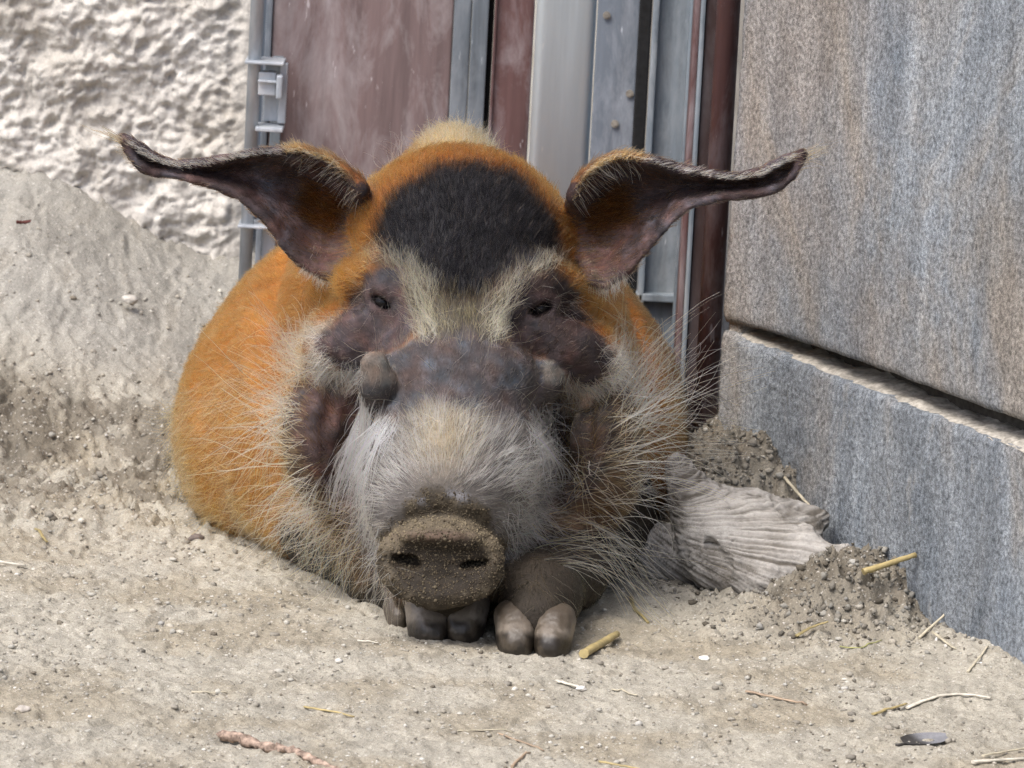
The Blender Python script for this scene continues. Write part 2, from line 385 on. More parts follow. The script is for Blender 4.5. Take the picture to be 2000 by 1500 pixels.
# pale concrete post with rounded front
bm = bmesh.new(); a = px_x(1044, 1.02); b = px_x(1161, 1.02)
prof = []
for k in range(25):
    t = k / 24; prof.append((lerp(a, b, t), 1.02 + 0.012 * (2 * t - 1) ** 14 + 0.0005 * (2 * t - 1) ** 2))
prof += [(b, 1.14), (a, 1.14)]
lo = [bm.verts.new((x, y, -0.05)) for x, y in prof]; hi = [bm.verts.new((x, y, ZT)) for x, y in prof]
for i in range(len(prof)):
    j = (i + 1) % len(prof); bm.faces.new((lo[i], lo[j], hi[j], hi[i]))
bm.faces.new(hi); bm.faces.new(lo[::-1])
post = tag(bm_obj('concrete_post', bm, M_PALE, smooth=False), 'pale grey concrete post with chalky face next to the brown jamb', 'post')
for i, f_ in enumerate(post.data.polygons): f_.use_smooth = i < 24
# dark plate with screws
plate = tag(empty('steel_plate', (px_x(1200, 1.0), 1.0, 0)), 'dark grey steel plate with screw heads beside the pale post', 'plate')
vbox('sheet', 1163, 1246, 1.0, 1.012, M_PLATE, plate)
for (sx, sy) in ((1230, 183), (1201, 242), (1185, 30)):
    c = P(sx, sy, 0.998); bm = bmesh.new()
    bm_cyl(bm, c + [0, 0.006, 0], c - [0, 0.001, 0], 0.0040, 14); bm_cyl(bm, c, c - [0, 0.002, 0], 0.0024, 6)
    bm_obj('screw', bm, mat_plain('screw_zinc', (0.20, 0.18, 0.15), 0.6), plate)
# grey channel
chan = tag(empty('steel_channel', (px_x(1310, 0.9), 0.9, 0)), 'upright grey steel channel with pale streaks beside the dark plate', 'channel')
vbox('gap_back', 1247, 1272, 0.985, 0.995, M_DARK, chan, Yref=0.92)  # black sheet stands in for the shade inside the gap
vbox('web', 1272, 1352, 0.90, 0.93, M_CHAN, chan)
vbox('flange', 1272, 1284, 0.885, 0.8995, M_CHAN, chan)
vbox('flange', 1343, 1352, 0.875, 0.8995, M_CHAN, chan)
bm = bmesh.new(); c = P(1300, 585, 0.88)
bm_box(bm, c - [0.03, -0.005, 0.004], c + [0.02, 0.03, 0.004], 0.0015)
bm_obj('ledge_plate', bm, M_CHAN, chan)
# brown post against the wall
bpst = tag(empty('brown_post', (px_x(1405, 0.72), 0.72, 0)), 'dark brown painted steel post against the end of the rendered wall', 'post')
vbox('rail', 1352, 1364, 0.74, 0.80, M_BROWN2, bpst)
vbox('rail_edge', 1364.5, 1374, 0.73, 0.80, M_CHAN, bpst)
vbox('groove', 1374.5, 1399, 0.735, 0.80, mat_paint('dark_groove', (0.045, 0.028, 0.026), (0.2, 0.19, 0.2), 0.3), bpst)
bm = bmesh.new(); c = np.array([px_x(1418, 0.70), 0.70, 0])
bm_cyl(bm, c + [0, 0, -0.05], c + [0, 0, ZT], 0.0115, 28)
o_ = bm_obj('tube', bm, M_BROWN2, bpst, smooth=True)
# ------------------------------------------------------------------ galvanised post with latch on the left
PY = 1.10
gp = tag(empty('gate_post', (px_x(498, PY), PY, 0.1)), 'round galvanised steel post with latch brackets in front of the rough wall', 'post')
ax = px_x(498, PY, 100)
bm = bmesh.new(); bm_cyl(bm, (ax, PY, 0.05), (ax, PY, 1.9), 0.0068, 28)
o_ = bm_obj('tube', bm, M_GALV, gp, smooth=True)
for f_ in o_.data.polygons: f_.use_smooth = len(f_.vertices) == 4
def gbox(name, pa, pb, ya, yb, d0, d1, mat=M_GALV, bev=0.001):
    A = P(pa, ya, PY); B = P(pb, yb, PY); bm = bmesh.new()
    bm_box(bm, np.array([A[0], PY + d0, A[2]]), np.array([B[0], PY + d1, B[2]]), bev); return bm_obj(name, bm, mat, gp)
gbox('bracket', 480, 556, 115, 125, -0.018, 0.030)
gbox('bracket', 500, 553, 245, 256, -0.014, 0.030)
gbox('bracket', 466, 530, 435, 444, -0.018, 0.030)
gbox('latch_box', 506, 538, 139, 186, -0.006, 0.012)
gbox('latch_bar', 505, 548, 153, 161, -0.012, -0.0065)
gbox('latch_tongue', 542, 552, 143, 190, -0.020, -0.004, bev=0.002)
gbox('back_strip', 516, 555, 126, 244, 0.024, 0.030)
gbox('guide_strip', 546, 556, 126, 244, 0.010, 0.0235)
gbox('guide_strip', 512, 532, 445, 560, 0.016, 0.0235)

# ------------------------------------------------------------------ the hog: signed distance field -> one continuous mesh
class Field:
    def __init__(s, lo, hi, h):
        s.lo = np.array(lo, float); s.h = h
        s.n = np.ceil((np.array(hi) - s.lo) / h).astype(int) + 1
        s.d = np.full(s.n, 0.25, np.float32); s.id = np.zeros(s.n, np.int8)
        s.ax = [s.lo[k] + h * np.arange(s.n[k]) for k in range(3)]
    def win(s, lo, hi):
        a = np.clip(np.floor((np.asarray(lo) - s.lo) / s.h).astype(int), 0, s.n - 1)
        b = np.clip(np.ceil((np.asarray(hi) - s.lo) / s.h).astype(int) + 1, 1, s.n)
        sl_ = tuple(slice(i, j) for i, j in zip(a, b))
        g = np.meshgrid(*[s.ax[k][sl_[k]] for k in range(3)], indexing='ij', sparse=True)
        return sl_, g
    def union(s, sl_, d, k, tg):
        o = s.d[sl_]; d = d.astype(np.float32)
        s.id[sl_] = np.where(d < o, np.int8(tg), s.id[sl_])
        h = np.clip(0.5 + 0.5 * (o - d) / k, 0, 1)
        s.d[sl_] = o + (d - o) * h - k * h * (1 - h)
    def cut(s, sl_, d, k):
        o = s.d[sl_]; d = -d.astype(np.float32)
        h = np.clip(0.5 - 0.5 * (o - d) / k, 0, 1)
        s.d[sl_] = o + (d - o) * h + k * h * (1 - h)
    def ell(s, c, r, k=0.03, tg=0, R=None, cut=False, e=2.0):
        c = np.asarray(c, float); r = np.asarray(r, float)
        m = (r.max() if R is not None else r) * 1.02 + k + 0.02
        sl_, g = s.win(c - m, c + m)
        q = [g[i] - c[i] for i in range(3)]
        if R is not None: q = [R[0][i] * q[0] + R[1][i] * q[1] + R[2][i] * q[2] for i in range(3)]
        if e == 2.0:
            k0 = np.sqrt(sum((q[i] / r[i]) ** 2 for i in range(3))) + 1e-9
            k1 = np.sqrt(sum((q[i] / r[i] ** 2) ** 2 for i in range(3))) + 1e-9
            d = k0 * (k0 - 1) / k1
        else:
            k0 = (sum(np.abs(q[i] / r[i]) ** e for i in range(3))) ** (1 / e)
            d = (k0 - 1) * r.min()
        (s.cut if cut else lambda a, b, kk: s.union(a, b, kk, tg))(sl_, d, k)
    def cap(s, pts, k=0.02, tg=0, cut=False):          # pts: (xyz, r)
        for (a, ra), (b, rb) in zip(pts[:-1], pts[1:]):
            a = np.asarray(a, float); b = np.asarray(b, float); m = max(ra, rb) + k + 0.015
            sl_, g = s.win(np.minimum(a, b) - m, np.maximum(a, b) + m)
            ab = b - a; L = ab @ ab + 1e-12
            q = [g[i] - a[i] for i in range(3)]
            t = np.clip((q[0] * ab[0] + q[1] * ab[1] + q[2] * ab[2]) / L, 0, 1)
            d = np.sqrt(sum((q[i] - t * ab[i]) ** 2 for i in range(3))) - (ra + (rb - ra) * t)
            if cut: s.cut(sl_, d, k)
            else: s.union(sl_, d, k, tg)
    def cloud(s, pts, rad, k, tg):                     # thick sheet given by dense points
        lo = pts.min(0) - 0.03; hi = pts.max(0) + 0.03
        sl_, g = s.win(lo, hi)
        d = np.full([len(s.ax[i][sl_[i]]) for i in range(3)], 0.05, np.float32)
        wv = 4
        base = np.array([sl_[i].start for i in range(3)])
        ci = np.round((pts - s.lo) / s.h).astype(int) - base
        off = np.stack(np.meshgrid(*[np.arange(-wv, wv + 1)] * 3, indexing='ij'), -1).reshape(-1, 3)
        ii = (ci[:, None, :] + off[None]).reshape(-1, 3)
        w_ = (ii + base) * s.h + s.lo
        dd = np.linalg.norm(w_ - np.repeat(pts, len(off), 0), axis=1) - np.repeat(rad, len(off))
        ok = np.all((ii >= 0) & (ii < d.shape), axis=1)
        np.minimum.at(d, tuple(ii[ok].T), dd[ok].astype(np.float32))
        s.union(sl_, d, k, tg)
    def surf(s, px, py, y0=-0.1, y1=0.9):               # first surface point along the ray of a photo pixel
        ys = np.arange(y0, y1, s.h * 0.5)
        d = fw + (px - 1000) / F * rt - (py - 750) / F * up
        pts = CAM + ((ys - CAM[1]) / d[1])[:, None] * d
        ii = np.clip(np.round((pts - s.lo) / s.h).astype(int), 0, s.n - 1)
        v = s.d[tuple(ii.T)]
        j = np.argmax(v < 0)
        return ys[j] if (v < 0).any() else None
    def mesh(s, smooth=2):
        d = s.d; n = s.n
        neg = d < 0
        c = [neg[a:n[0] - 1 + a, b:n[1] - 1 + b, e:n[2] - 1 + e] for a in (0, 1) for b in (0, 1) for e in (0, 1)]
        cnt = sum(x.astype(np.int8) for x in c)
        act = np.argwhere((cnt > 0) & (cnt < 8))
        vid = np.full(n - 1, -1, np.int32); vid[tuple(act.T)] = np.arange(len(act))
        corners = np.array([(a, b, e) for a in (0, 1) for b in (0, 1) for e in (0, 1)])
        val = np.stack([d[tuple((act + q).T)] for q in corners], 1)
        pos = np.zeros((len(act), 3)); num = np.zeros(len(act))
        for i in range(8):
            for j in range(i + 1, 8):
                if np.abs(corners[i] - corners[j]).sum() != 1: continue
                a, b = val[:, i], val[:, j]; m = (a < 0) != (b < 0)
                t = a[m] / (a[m] - b[m])
                pos[m] += corners[i] + t[:, None] * (corners[j] - corners[i]); num[m] += 1
        v = s.lo + (act + pos / num[:, None]) * s.h
        faces = []
        for ax in range(3):
            o1, o2 = [(1, 2), (2, 0), (0, 1)][ax]
            A = [slice(None)] * 3; B = [slice(None)] * 3
            A[ax] = slice(0, -1); B[ax] = slice(1, None)
            na, nb = neg[tuple(A)], neg[tuple(B)]
            e = np.argwhere(na != nb); e = e[(e[:, o1] > 0) & (e[:, o2] > 0) & (e[:, o1] < n[o1] - 1) & (e[:, o2] < n[o2] - 1)]
            flip = na[tuple(e.T)]
            u1 = np.zeros(3, int); u1[o1] = 1; u2 = np.zeros(3, int); u2[o2] = 1
            q = np.stack([vid[tuple((e - u1 - u2).T)], vid[tuple((e - u2).T)], vid[tuple(e.T)], vid[tuple((e - u1).T)]], 1)
            q[~flip] = q[~flip][:, ::-1]
            faces.append(q)
        f = np.concatenate(faces)
        e = np.concatenate([f[:, [0, 1]], f[:, [1, 2]], f[:, [2, 3]], f[:, [3, 0]]])
        deg = np.bincount(e[:, 0], minlength=len(v)).astype(float)
        for _ in range(smooth):
            av = np.stack([np.bincount(e[:, 0], weights=v[e[:, 1], k], minlength=len(v)) for k in range(3)], 1) / np.maximum(deg, 1)[:, None]
            v = v + 0.5 * (av - v)
        tg = s.id[tuple(act.T)]
        return v, f, tg
def vnormals(v, f):
    fn = np.cross(v[f[:, 2]] - v[f[:, 0]], v[f[:, 3]] - v[f[:, 1]])
    n = np.zeros_like(v)
    for k in range(4):
        for a in range(3): n[:, a] += np.bincount(f[:, k], weights=fn[:, a], minlength=len(v))
    return n / (np.linalg.norm(n, axis=1)[:, None] + 1e-12)

BODY, HEAD, EAR, LEG, WART, PAD, DISC = range(7)
HG = Field((-0.380, -0.02, -0.03), (0.32, 1.12, 0.47), 0.0034)
# trunk
HG.ell(P(850, 722, 0.66), (0.215, 0.42, 0.152), 0.03, BODY)
HG.ell(P(836, 850, 0.66), (0.232, 0.37, 0.13), 0.07, BODY)
HG.ell(P(560, 850, 0.62), (0.100, 0.19, 0.115), 0.03, BODY)       # haunch / flank bulging left
HG.ell(P(1120, 860, 0.70), (0.09, 0.20, 0.12), 0.05, BODY)
HG.ell(P(880, 690, 0.46), (0.168, 0.17, 0.175), 0.010, BODY)      # shoulders
HG.ell(P(882, 372, 0.52), (0.040, 0.20, 0.055), 0.05, BODY)        # crest of the withers
HG.ell(P(885, 950, 0.44), (0.165, 0.13, 0.115), 0.05, BODY)       # chest
HG.ell(P(890, 600, 0.37), (0.125, 0.13, 0.135), 0.04, HEAD)       # neck
# skull
HG.ell(P(902, 462, 0.315), (0.093, 0.095, 0.080), 0.03, HEAD)
HG.ell(P(895, 590, 0.255), (0.083, 0.080, 0.068), 0.04, HEAD)
HG.cap([(P(893, 630, 0.28), 0.072), (P(882, 760, 0.20), 0.071), (P(870, 880, 0.145), 0.067), (P(860, 990, 0.10), 0.054), (P(860, 1075, 0.075), 0.041)], 0.03, HEAD)
HG.ell(P(884, 890, 0.14), (0.073, 0.06, 0.060), 0.022, HEAD)       # muzzle
HG.ell(P(875, 1005, 0.14), (0.066, 0.05, 0.045), 0.03, HEAD)     # lips
HG.ell(P(885, 725, 0.162), (0.072, 0.045, 0.032), 0.020, HEAD)    # flat nose bridge
HG.ell(P(638, 850, 0.255), (0.040, 0.07, 0.064), 0.03, HEAD)      # jowls
HG.ell(P(1160, 880, 0.255), (0.045, 0.07, 0.070), 0.03, HEAD)
HG.ell(P(885, 1000, 0.27), (0.115, 0.12, 0.085), 0.04, HEAD)      # throat
HG.cap([(P(880, 1110, 0.16), 0.048), (P(868, 1130, 0.095), 0.027)], 0.03, HEAD)   # lower jaw
# cheeks under the eyes
HG.ell(P(700, 670, 0.265), (0.050, 0.05, 0.034), 0.03, HEAD)
HG.ell(P(1100, 690, 0.265), (0.052, 0.05, 0.036), 0.03, HEAD)
HG.cap([(P(772, 622, 0.205), 0.019), (P(700, 662, 0.212), 0.0245), (P(638, 690, 0.225), 0.0225)], 0.012, PAD)
HG.cap([(P(1040, 640, 0.205), 0.019), (P(1105, 686, 0.212), 0.0255), (P(1160, 712, 0.225), 0.0235)], 0.012, PAD)
HG.cap([(P(690, 548, 0.245), 0.014), (P(755, 528, 0.215), 0.016), (P(815, 585, 0.195), 0.014)], 0.02, HEAD)   # brows
HG.cap([(P(975, 590, 0.195), 0.014), (P(1045, 540, 0.215), 0.016), (P(1110, 555, 0.245), 0.014)], 0.02, HEAD)
# forelegs
HG.cap([(P(1150, 1010, 0.40), 0.062), (P(1100, 1105, 0.22), 0.036), (P(1058, 1165, 0.105), 0.0285), (P(1046, 1205, 0.066), 0.0275)], 0.03, LEG)
HG.cap([(P(690, 1020, 0.36), 0.062), (P(785, 1125, 0.25), 0.040), (P(850, 1165, 0.155), 0.031), (P(868, 1196, 0.118), 0.029)], 0.03, LEG)
# snout disc
tilt = Matrix.Rotation(math.radians(-31), 3, 'X') @ Matrix.Rotation(math.radians(-4), 3, 'Y')
RT = [[tilt[i][j] for j in range(3)] for i in range(3)]
cdisc = P(860, 1098, 0.046)
HG.ell(cdisc, (0.0565, 0.020, 0.0430), 0.008, DISC, RT, e=2.1)
HG.ell(P(860, 1050, 0.032), (0.036, 0.014, 0.0110), 0.012, DISC)            # overhanging top rim
HG.ell(P(860, 1106, 0.0185), (0.044, 0.010, 0.018), 0.010, DISC, cut=True)  # shallow dish
for (x, y, a) in ((793, 1096, 8), (929, 1101, -10)):
    m_ = Matrix.Rotation(math.radians(a), 3, 'Y'); R_ = [[m_[i][j] for j in range(3)] for i in range(3)]
    HG.ell(P(x, y, 0.036), (0.0140, 0.020, 0.0048), 0.003, DISC, R_, cut=True)
HG.cap([(P(795, 968, 0.088), 0.006), (P(860, 955, 0.078), 0.006), (P(925, 968, 0.088), 0.006)], 0.012, DISC)   # pad fold on top of the snout
g_ = []
for (x, y) in ((752, 1040), (778, 1018), (820, 1005), (860, 1001), (902, 1005), (944, 1018), (968, 1040)):
    s_ = HG.surf(x, y)
    if s_ is not None: g_.append((P(x, y, s_ - 0.0015), 0.0038))
HG.cap(g_, 0.008, DISC, cut=True)
# warts
y_ = HG.surf(742, 780)
HG.cap([(P(746, 808, y_ + 0.010), 0.018), (P(738, 755, y_ - 0.008), 0.0160), (P(732, 714, y_ - 0.010), 0.0130)], 0.005, WART)
y_ = HG.surf(1052, 770)
HG.cap([(P(1036, 790, y_ + 0.008), 0.018), (P(1060, 748, y_ - 0.006), 0.0170), (P(1066, 730, y_ - 0.004), 0.0135)], 0.008, WART)
# eyes: lids and slits
EYES = []
for (ex, ey, ang) in ((747, 590, 28), (1054, 602, -20)):
    ye = HG.surf(ex, ey); c = P(ex, ey, ye)
    ca, sa = math.cos(math.radians(ang)), math.sin(math.radians(ang))
    q = lambda u, v, dy=0.0: P(ex + (u * ca - v * sa), ey + (u * sa + v * ca), ye + dy)
    m_ = Matrix.Rotation(math.radians(ang), 3, 'Y'); R_ = [[m_[i][j] for j in range(3)] for i in range(3)]
    HG.cap([(q(-33, -2, 0.006), 0.0045), (q(-14, -20, -0.001), 0.0062), (q(12, -20, -0.002), 0.0066), (q(33, -2, 0.003), 0.005)], 0.006, HEAD)
    HG.cap([(q(-30, 4, 0.006), 0.004), (q(-8, 17, 0.002), 0.005), (q(14, 17, 0.001), 0.005), (q(32, 4, 0.003), 0.0045)], 0.006, HEAD)
    HG.ell(q(0, 1, -0.002), (0.0122, 0.016, 0.0062), 0.002, HEAD, R_, cut=True)
    EYES.append(q(0, 0, 0.0095))
for pts in ([(552, 492), (532, 555), (517, 630), (520, 700), (535, 760)], [(1232, 600), (1262, 680), (1275, 760)],):
    g_ = []
    for (x, y) in pts:
        s_ = HG.surf(x, y)
        if s_ is not None: g_.append((P(x, y, s_ - 0.002), 0.009 if pts[0][0] != 410 else 0.006))
    if len(g_) > 1: HG.cap(g_, 0.026, BODY, cut=True)
# folds of the jowls and cheeks
for pts in ([(700, 800), (690, 870), (668, 950)], [(655, 760), (635, 830), (640, 905)], [(1095, 820), (1085, 900), (1075, 970)], [(1150, 800), (1140, 880), (1120, 950)],
            [(700, 742), (650, 738), (605, 715)], [(1090, 790), (1150, 780), (1195, 745)]):
    g_ = []
    for (x, y) in pts:
        s_ = HG.surf(x, y)
        if s_ is not None: g_.append((P(x, y, s_ + 0.001), 0.013 if pts[0][0] in (700, 1095) and pts[0][1] > 750 else 0.006))
    if len(g_) > 1: HG.cap(g_, 0.012, HEAD, cut=True)
# ears
def resample(poly, n):
    p_ = np.array(poly, float); L = np.r_[0, np.cumsum(np.linalg.norm(np.diff(p_[:, :2], axis=0), axis=1))]
    t = np.linspace(0, L[-1], n); out = np.stack([np.interp(t, L, p_[:, k]) for k in range(p_.shape[1])], 1)
    for _ in range(6): out[1:-1] = 0.25 * out[:-2] + 0.5 * out[1:-1] + 0.25 * out[2:]
    return out
EARL = ([(706, 372), (688, 345), (650, 312), (590, 290), (500, 296), (420, 314), (350, 322), (300, 306), (262, 280), (240, 266)],
        [(672, 525), (640, 538), (592, 515), (560, 485), (520, 430), (470, 384), (415, 362), (345, 343), (295, 338), (262, 315), (243, 272)])
EARR = ([(1118, 385), (1130, 355), (1160, 322), (1205, 303), (1262, 310), (1330, 330), (1420, 345), (1482, 338), (1530, 310), (1568, 296)],
        [(1150, 545), (1180, 560), (1212, 540), (1242, 512), (1290, 455), (1340, 405), (1400, 386), (1470, 381), (1525, 368), (1553, 340), (1570, 300)])
EAR_SHEETS = []
for top_, bot_ in (EARL, EARR):
    ns, ntt = 170, 70
    T = resample(top_, ns); B = resample(bot_, ns)
    s_ = np.linspace(0, 1, ns)[:, None]; t_ = np.linspace(0, 1, ntt)[None]
    PX = T[:, :1] * (1 - t_) + B[:, :1] * t_; PYY = T[:, 1:2] * (1 - t_) + B[:, 1:2] * t_
    dep = 0.285 + 0.0 * s_ + 0.040 * np.sin(math.pi * t_ ** 0.8) * (1 - s_) ** 0.8 + 0.012 * np.sin(math.pi * t_) - 0.007 * np.exp(-(t_ / 0.12) ** 2) * (1 - s_) ** 0.5 \
        - 0.015 * t_ * (1 - s_) + 0.010 * s_
    d_ = fw[None, None] + ((PX - 1000) / F)[..., None] * rt - ((PYY - 750) / F)[..., None] * up
    pts = CAM + ((dep - CAM[1]) / d_[..., 1])[..., None] * d_
    rad = np.broadcast_to(0.0038 - 0.0006 * s_ + 0 * t_, (ns, ntt)) + 0.003 * np.exp(-(s_ / 0.10) ** 2)
    EAR_SHEETS.append(pts)
    HG.cloud(pts.reshape(-1, 3), rad.reshape(-1), 0.014, EAR)
hv, hf, htag = HG.mesh(2)
hn = vnormals(hv, hf)
# fine wrinkles
wr = 0.0010 * fbm(hv, 0.018, 3) + 0.0016 * fbm(hv * [1, 1, 0.6], 0.05, 2)
isd = htag == DISC
wr = wr + np.where(htag == PAD, 0.0018 * fbm(hv * [1, 1, 2.2], 0.016, 3, ridged=True), 0) + np.where(htag == HEAD, 0.0007 * fbm(hv * [0.7, 1, 1.6], 0.02, 3, ridged=True), 0)
wr = wr + np.where(htag == EAR, 0.0013 * fbm(hv * [0.5, 1, 1.5], 0.02, 3, ridged=True), 0)
wr = wr + np.where(isd, 0.0016 * fbm(hv, 0.006, 3), 0)
hv = hv + hn * wr[:, None]
hpx, hpy = proj(hv)

# --- pelt map (colours of skin and hair, with some light and shade painted in; regions given on its front view)
def poly_mask(poly, x, y, soft):
    p_ = np.array(poly, float); q_ = np.roll(p_, -1, 0)
    dmin = np.full(len(x), 1e9); inside = np.zeros(len(x), bool)
    for (ax_, ay_), (bx_, by_) in zip(p_, q_):
        ex, ey = bx_ - ax_, by_ - ay_
        t = np.clip(((x - ax_) * ex + (y - ay_) * ey) / (ex * ex + ey * ey), 0, 1)
        dmin = np.minimum(dmin, np.hypot(x - ax_ - t * ex, y - ay_ - t * ey))
        cr = (ay_ > y) != (by_ > y)
        inside ^= cr & (x < ex * (y - ay_) / (ey if ey else 1e-9) + ax_)
    return sstep(-soft, soft, np.where(inside, dmin, -dmin))
PB = dict(
    black=[(775, 365), (850, 322), (920, 314), (1000, 336), (1062, 385), (1092, 445), (1098, 500), (1045, 515), (985, 548), (940, 585), (890, 590), (850, 562), (800, 520), (740, 492), (720, 470), (738, 415)],
    eyel=[(690, 575), (730, 522), (780, 530), (800, 580), (812, 640), (780, 668), (740, 690), (690, 722), (640, 716), (610, 690), (618, 655), (662, 625)],
    eyer=[(985, 600), (1020, 548), (1085, 528), (1135, 560), (1140, 620), (1200, 685), (1192, 735), (1140, 755), (1090, 725), (1050, 690), (1000, 690), (980, 640)],
    brow=[(715, 505), (790, 497), (890, 580), (940, 580), (1050, 505), (1115, 515), (1030, 550), (992, 590), (985, 660), (960, 680), (820, 680), (812, 620), (795, 545), (740, 522)],
    bridge=[(825, 655), (890, 645), (970, 658), (1040, 692), (1095, 712), (1092, 820), (1040, 835), (960, 805), (870, 785), (800, 800), (755, 840), (700, 820), (698, 700), (760, 685)],
    snout=[(715, 830), (790, 805), (870, 785), (980, 812), (1068, 840), (1080, 950), (1060, 1050), (1000, 1110), (900, 1140), (740, 1120), (698, 1050), (690, 950)],
    pad=[(765, 1030), (790, 985), (825, 955), (865, 948), (915, 958), (950, 990), (962, 1030), (1000, 1075), (985, 1160), (880, 1215), (785, 1185), (722, 1100), (735, 1060)],
    jowll=[(560, 760), (620, 740), (700, 760), (700, 900), (690, 990), (640, 960), (590, 900), (565, 830)],
    jowlr=[(1080, 820), (1120, 780), (1190, 760), (1215, 850), (1180, 930), (1100, 1020), (1075, 960)],
    fringel=[(598, 640), (660, 618), (640, 660), (625, 700), (690, 730), (760, 690), (800, 660), (830, 690), (760, 700), (700, 770), (620, 750), (595, 700)],
    fringer=[(985, 650), (1000, 700), (1060, 705), (1100, 735), (1150, 765), (1185, 730), (1170, 670), (1220, 680), (1215, 760), (1120, 815), (1080, 800), (1090, 720), (1020, 700)],
)
jit = fbm(hv, 0.03, 3) * 14
X_, Y_ = hpx + jit, hpy + fbm(hv + 3, 0.03, 3) * 14
M_ = {k: poly_mask(v_, X_, Y_, 10 if k not in ('black', 'brow', 'snout') else 14) for k, v_ in PB.items()}
front = sstep(0.42, 0.36, hv[:, 1]) * (htag != EAR) * (htag != BODY) * (htag != LEG)
nn = fbm(hv, 0.05, 3); nf = fbm(hv, 0.012, 3)
A3 = lambda *c: np.array(c, float)
skin = np.tile(A3(0.27, 0.11, 0.028), (len(hv), 1)); hair = np.tile(A3(0.33, 0.143, 0.036), (len(hv), 1))
hlen = np.full(len(hv), 13.0); hden = np.full(len(hv), 1.0)
def put(mask, sk=None, hc=None, ln=None, de=None):
    global skin, hair, hlen, hden
    m = np.clip(mask, 0, 1)
    if sk is not None: skin = lerp(skin, A3(*sk), m[:, None])
    if hc is not None: hair = lerp(hair, A3(*hc), m[:, None])
    if ln is not None: hlen = lerp(hlen, ln, m)
    if de is not None: hden = lerp(hden, de, m)
isb = (htag == BODY).astype(float); ise = (htag == EAR).astype(float); isl = (htag == LEG).astype(float)
put(isb * sstep(0.05, 0.6, fbm(hv + 3, 0.09, 3)) * 0.7, (0.20, 0.075, 0.018), (0.24, 0.085, 0.018))
put(isb * sstep(0.0, 0.5, nn) * 0.6, (0.36, 0.165, 0.045), (0.41, 0.195, 0.055))
put(isb * sstep(310, 280, Y_) * sstep(85, 45, abs(hpx - 885)), (0.40, 0.24, 0.10), (0.60, 0.38, 0.15), 20)          # pale withers
put(isb * sstep(0.25, 0.05, hv[:, 2]) * 0.45, (0.30, 0.13, 0.035), (0.47, 0.20, 0.045), 18)
put(isb * sstep(1130, 1230, hpx) * 0.35, (0.14, 0.05, 0.012), (0.20, 0.07, 0.014))  # right flank browner: its shaded side is painted into the coat
put(isb * sstep(0.16, 0.02, hv[:, 2]) * sstep(0.0, 0.45, fbm(hv + 5, 0.06, 3)) * 0.7, (0.24, 0.17, 0.10), (0.36, 0.25, 0.13))
put(isl, (0.024, 0.016, 0.010), (0.016, 0.013, 0.008), 6, 0.35)  # near-black forelegs: shade under the head put into their muddy colour
put(isl * sstep(0.11, 0.05, hv[:, 2]), (0.026, 0.020, 0.014), (0.018, 0.017, 0.011), 4, 0.3)
hd = front
put(hd, (0.16, 0.065, 0.02), (0.27, 0.10, 0.020), 14, 1.0)
put(hd * sstep(700, 760, Y_), (0.060, 0.036, 0.022), (0.18, 0.11, 0.045), 16, 0.25)
put(hd * sstep(940, 1000, Y_), (0.055, 0.032, 0.018), (0.085, 0.05, 0.022), 14, 0.5)  # throat darkened: shade below the jaw painted into skin and hair
put(hd * M_['jowll'], (0.052, 0.031, 0.028), (0.14, 0.08, 0.04), 12, 0.28)
put(hd * M_['jowlr'], (0.022, 0.014, 0.011), (0.11, 0.07, 0.032), 15, 0.34)  # right jowl: crease shade painted over its own dark skin and hair
put(hd * M_['brow'], (0.045, 0.037, 0.028), (0.17, 0.135, 0.07), 14, 0.6)
BL_ = [(722, 492), (800, 505), (852, 562), (858, 665), (815, 672), (800, 590), (770, 525)]; BR_ = [(1105, 503), (1050, 508), (985, 550), (943, 592), (938, 668), (985, 668), (1002, 600), (1042, 547)]
M_['streak'] = np.clip(poly_mask(BL_, X_, Y_, 12) + poly_mask(BR_, X_, Y_, 12), 0, 1)
put(hd * M_['streak'], (0.055, 0.044, 0.030), (0.50, 0.41, 0.22), 17, 0.34)
put(hd * np.clip(M_['fringel'] + M_['fringer'], 0, 1), (0.20, 0.155, 0.115), (0.55, 0.46, 0.30), 16, 0.45)
put(hd * np.clip(M_['eyel'], 0, 1), (0.046, 0.032, 0.032), (0.20, 0.16, 0.12), 6, 0.22)
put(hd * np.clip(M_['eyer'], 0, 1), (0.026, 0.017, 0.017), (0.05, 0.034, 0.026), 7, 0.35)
put(hd * M_['black'], (0.014, 0.013, 0.014), (0.007, 0.0065, 0.0075), 11, 1.5)
put(hd * M_['bridge'], (0.052, 0.043, 0.043), (0.10, 0.082, 0.07), 6, 0.40)
put(hd * M_['bridge'] * sstep(0.1, 0.5, nf), (0.066, 0.060, 0.064))
put(hd * M_['snout'], (0.105, 0.094, 0.085), (0.40, 0.37, 0.325), 14, 0.32)
put(hd * M_['snout'] * np.exp(-((hpx - 868) / 60) ** 2 - ((hpy - 850) / 70) ** 2), (0.19, 0.15, 0.10), (0.44, 0.35, 0.21), 15, 0.5)
put((htag == WART) * 1.0, (0.034, 0.027, 0.025), (0.22, 0.18, 0.14), 4, 0.35)
put((htag == WART) * sstep(760, 730, hpy), (0.108, 0.090, 0.075), None, 4, 0.2)  # wart tips paler: light on their tops is painted in
padm = np.clip(M_['pad'] * hd * sstep(0.115, 0.095, hv[:, 1]) + isd, 0, 1)
put(padm, (0.040, 0.031, 0.020), (0.3, 0.25, 0.18), 3, 0.0)
put(padm * sstep(0.15, 0.55, nf), (0.080, 0.064, 0.043))
put(padm * sstep(0.1, 0.4, fbm(hv + 9, 0.02, 3)) * sstep(1000, 960, hpy), (0.17, 0.165, 0.17))
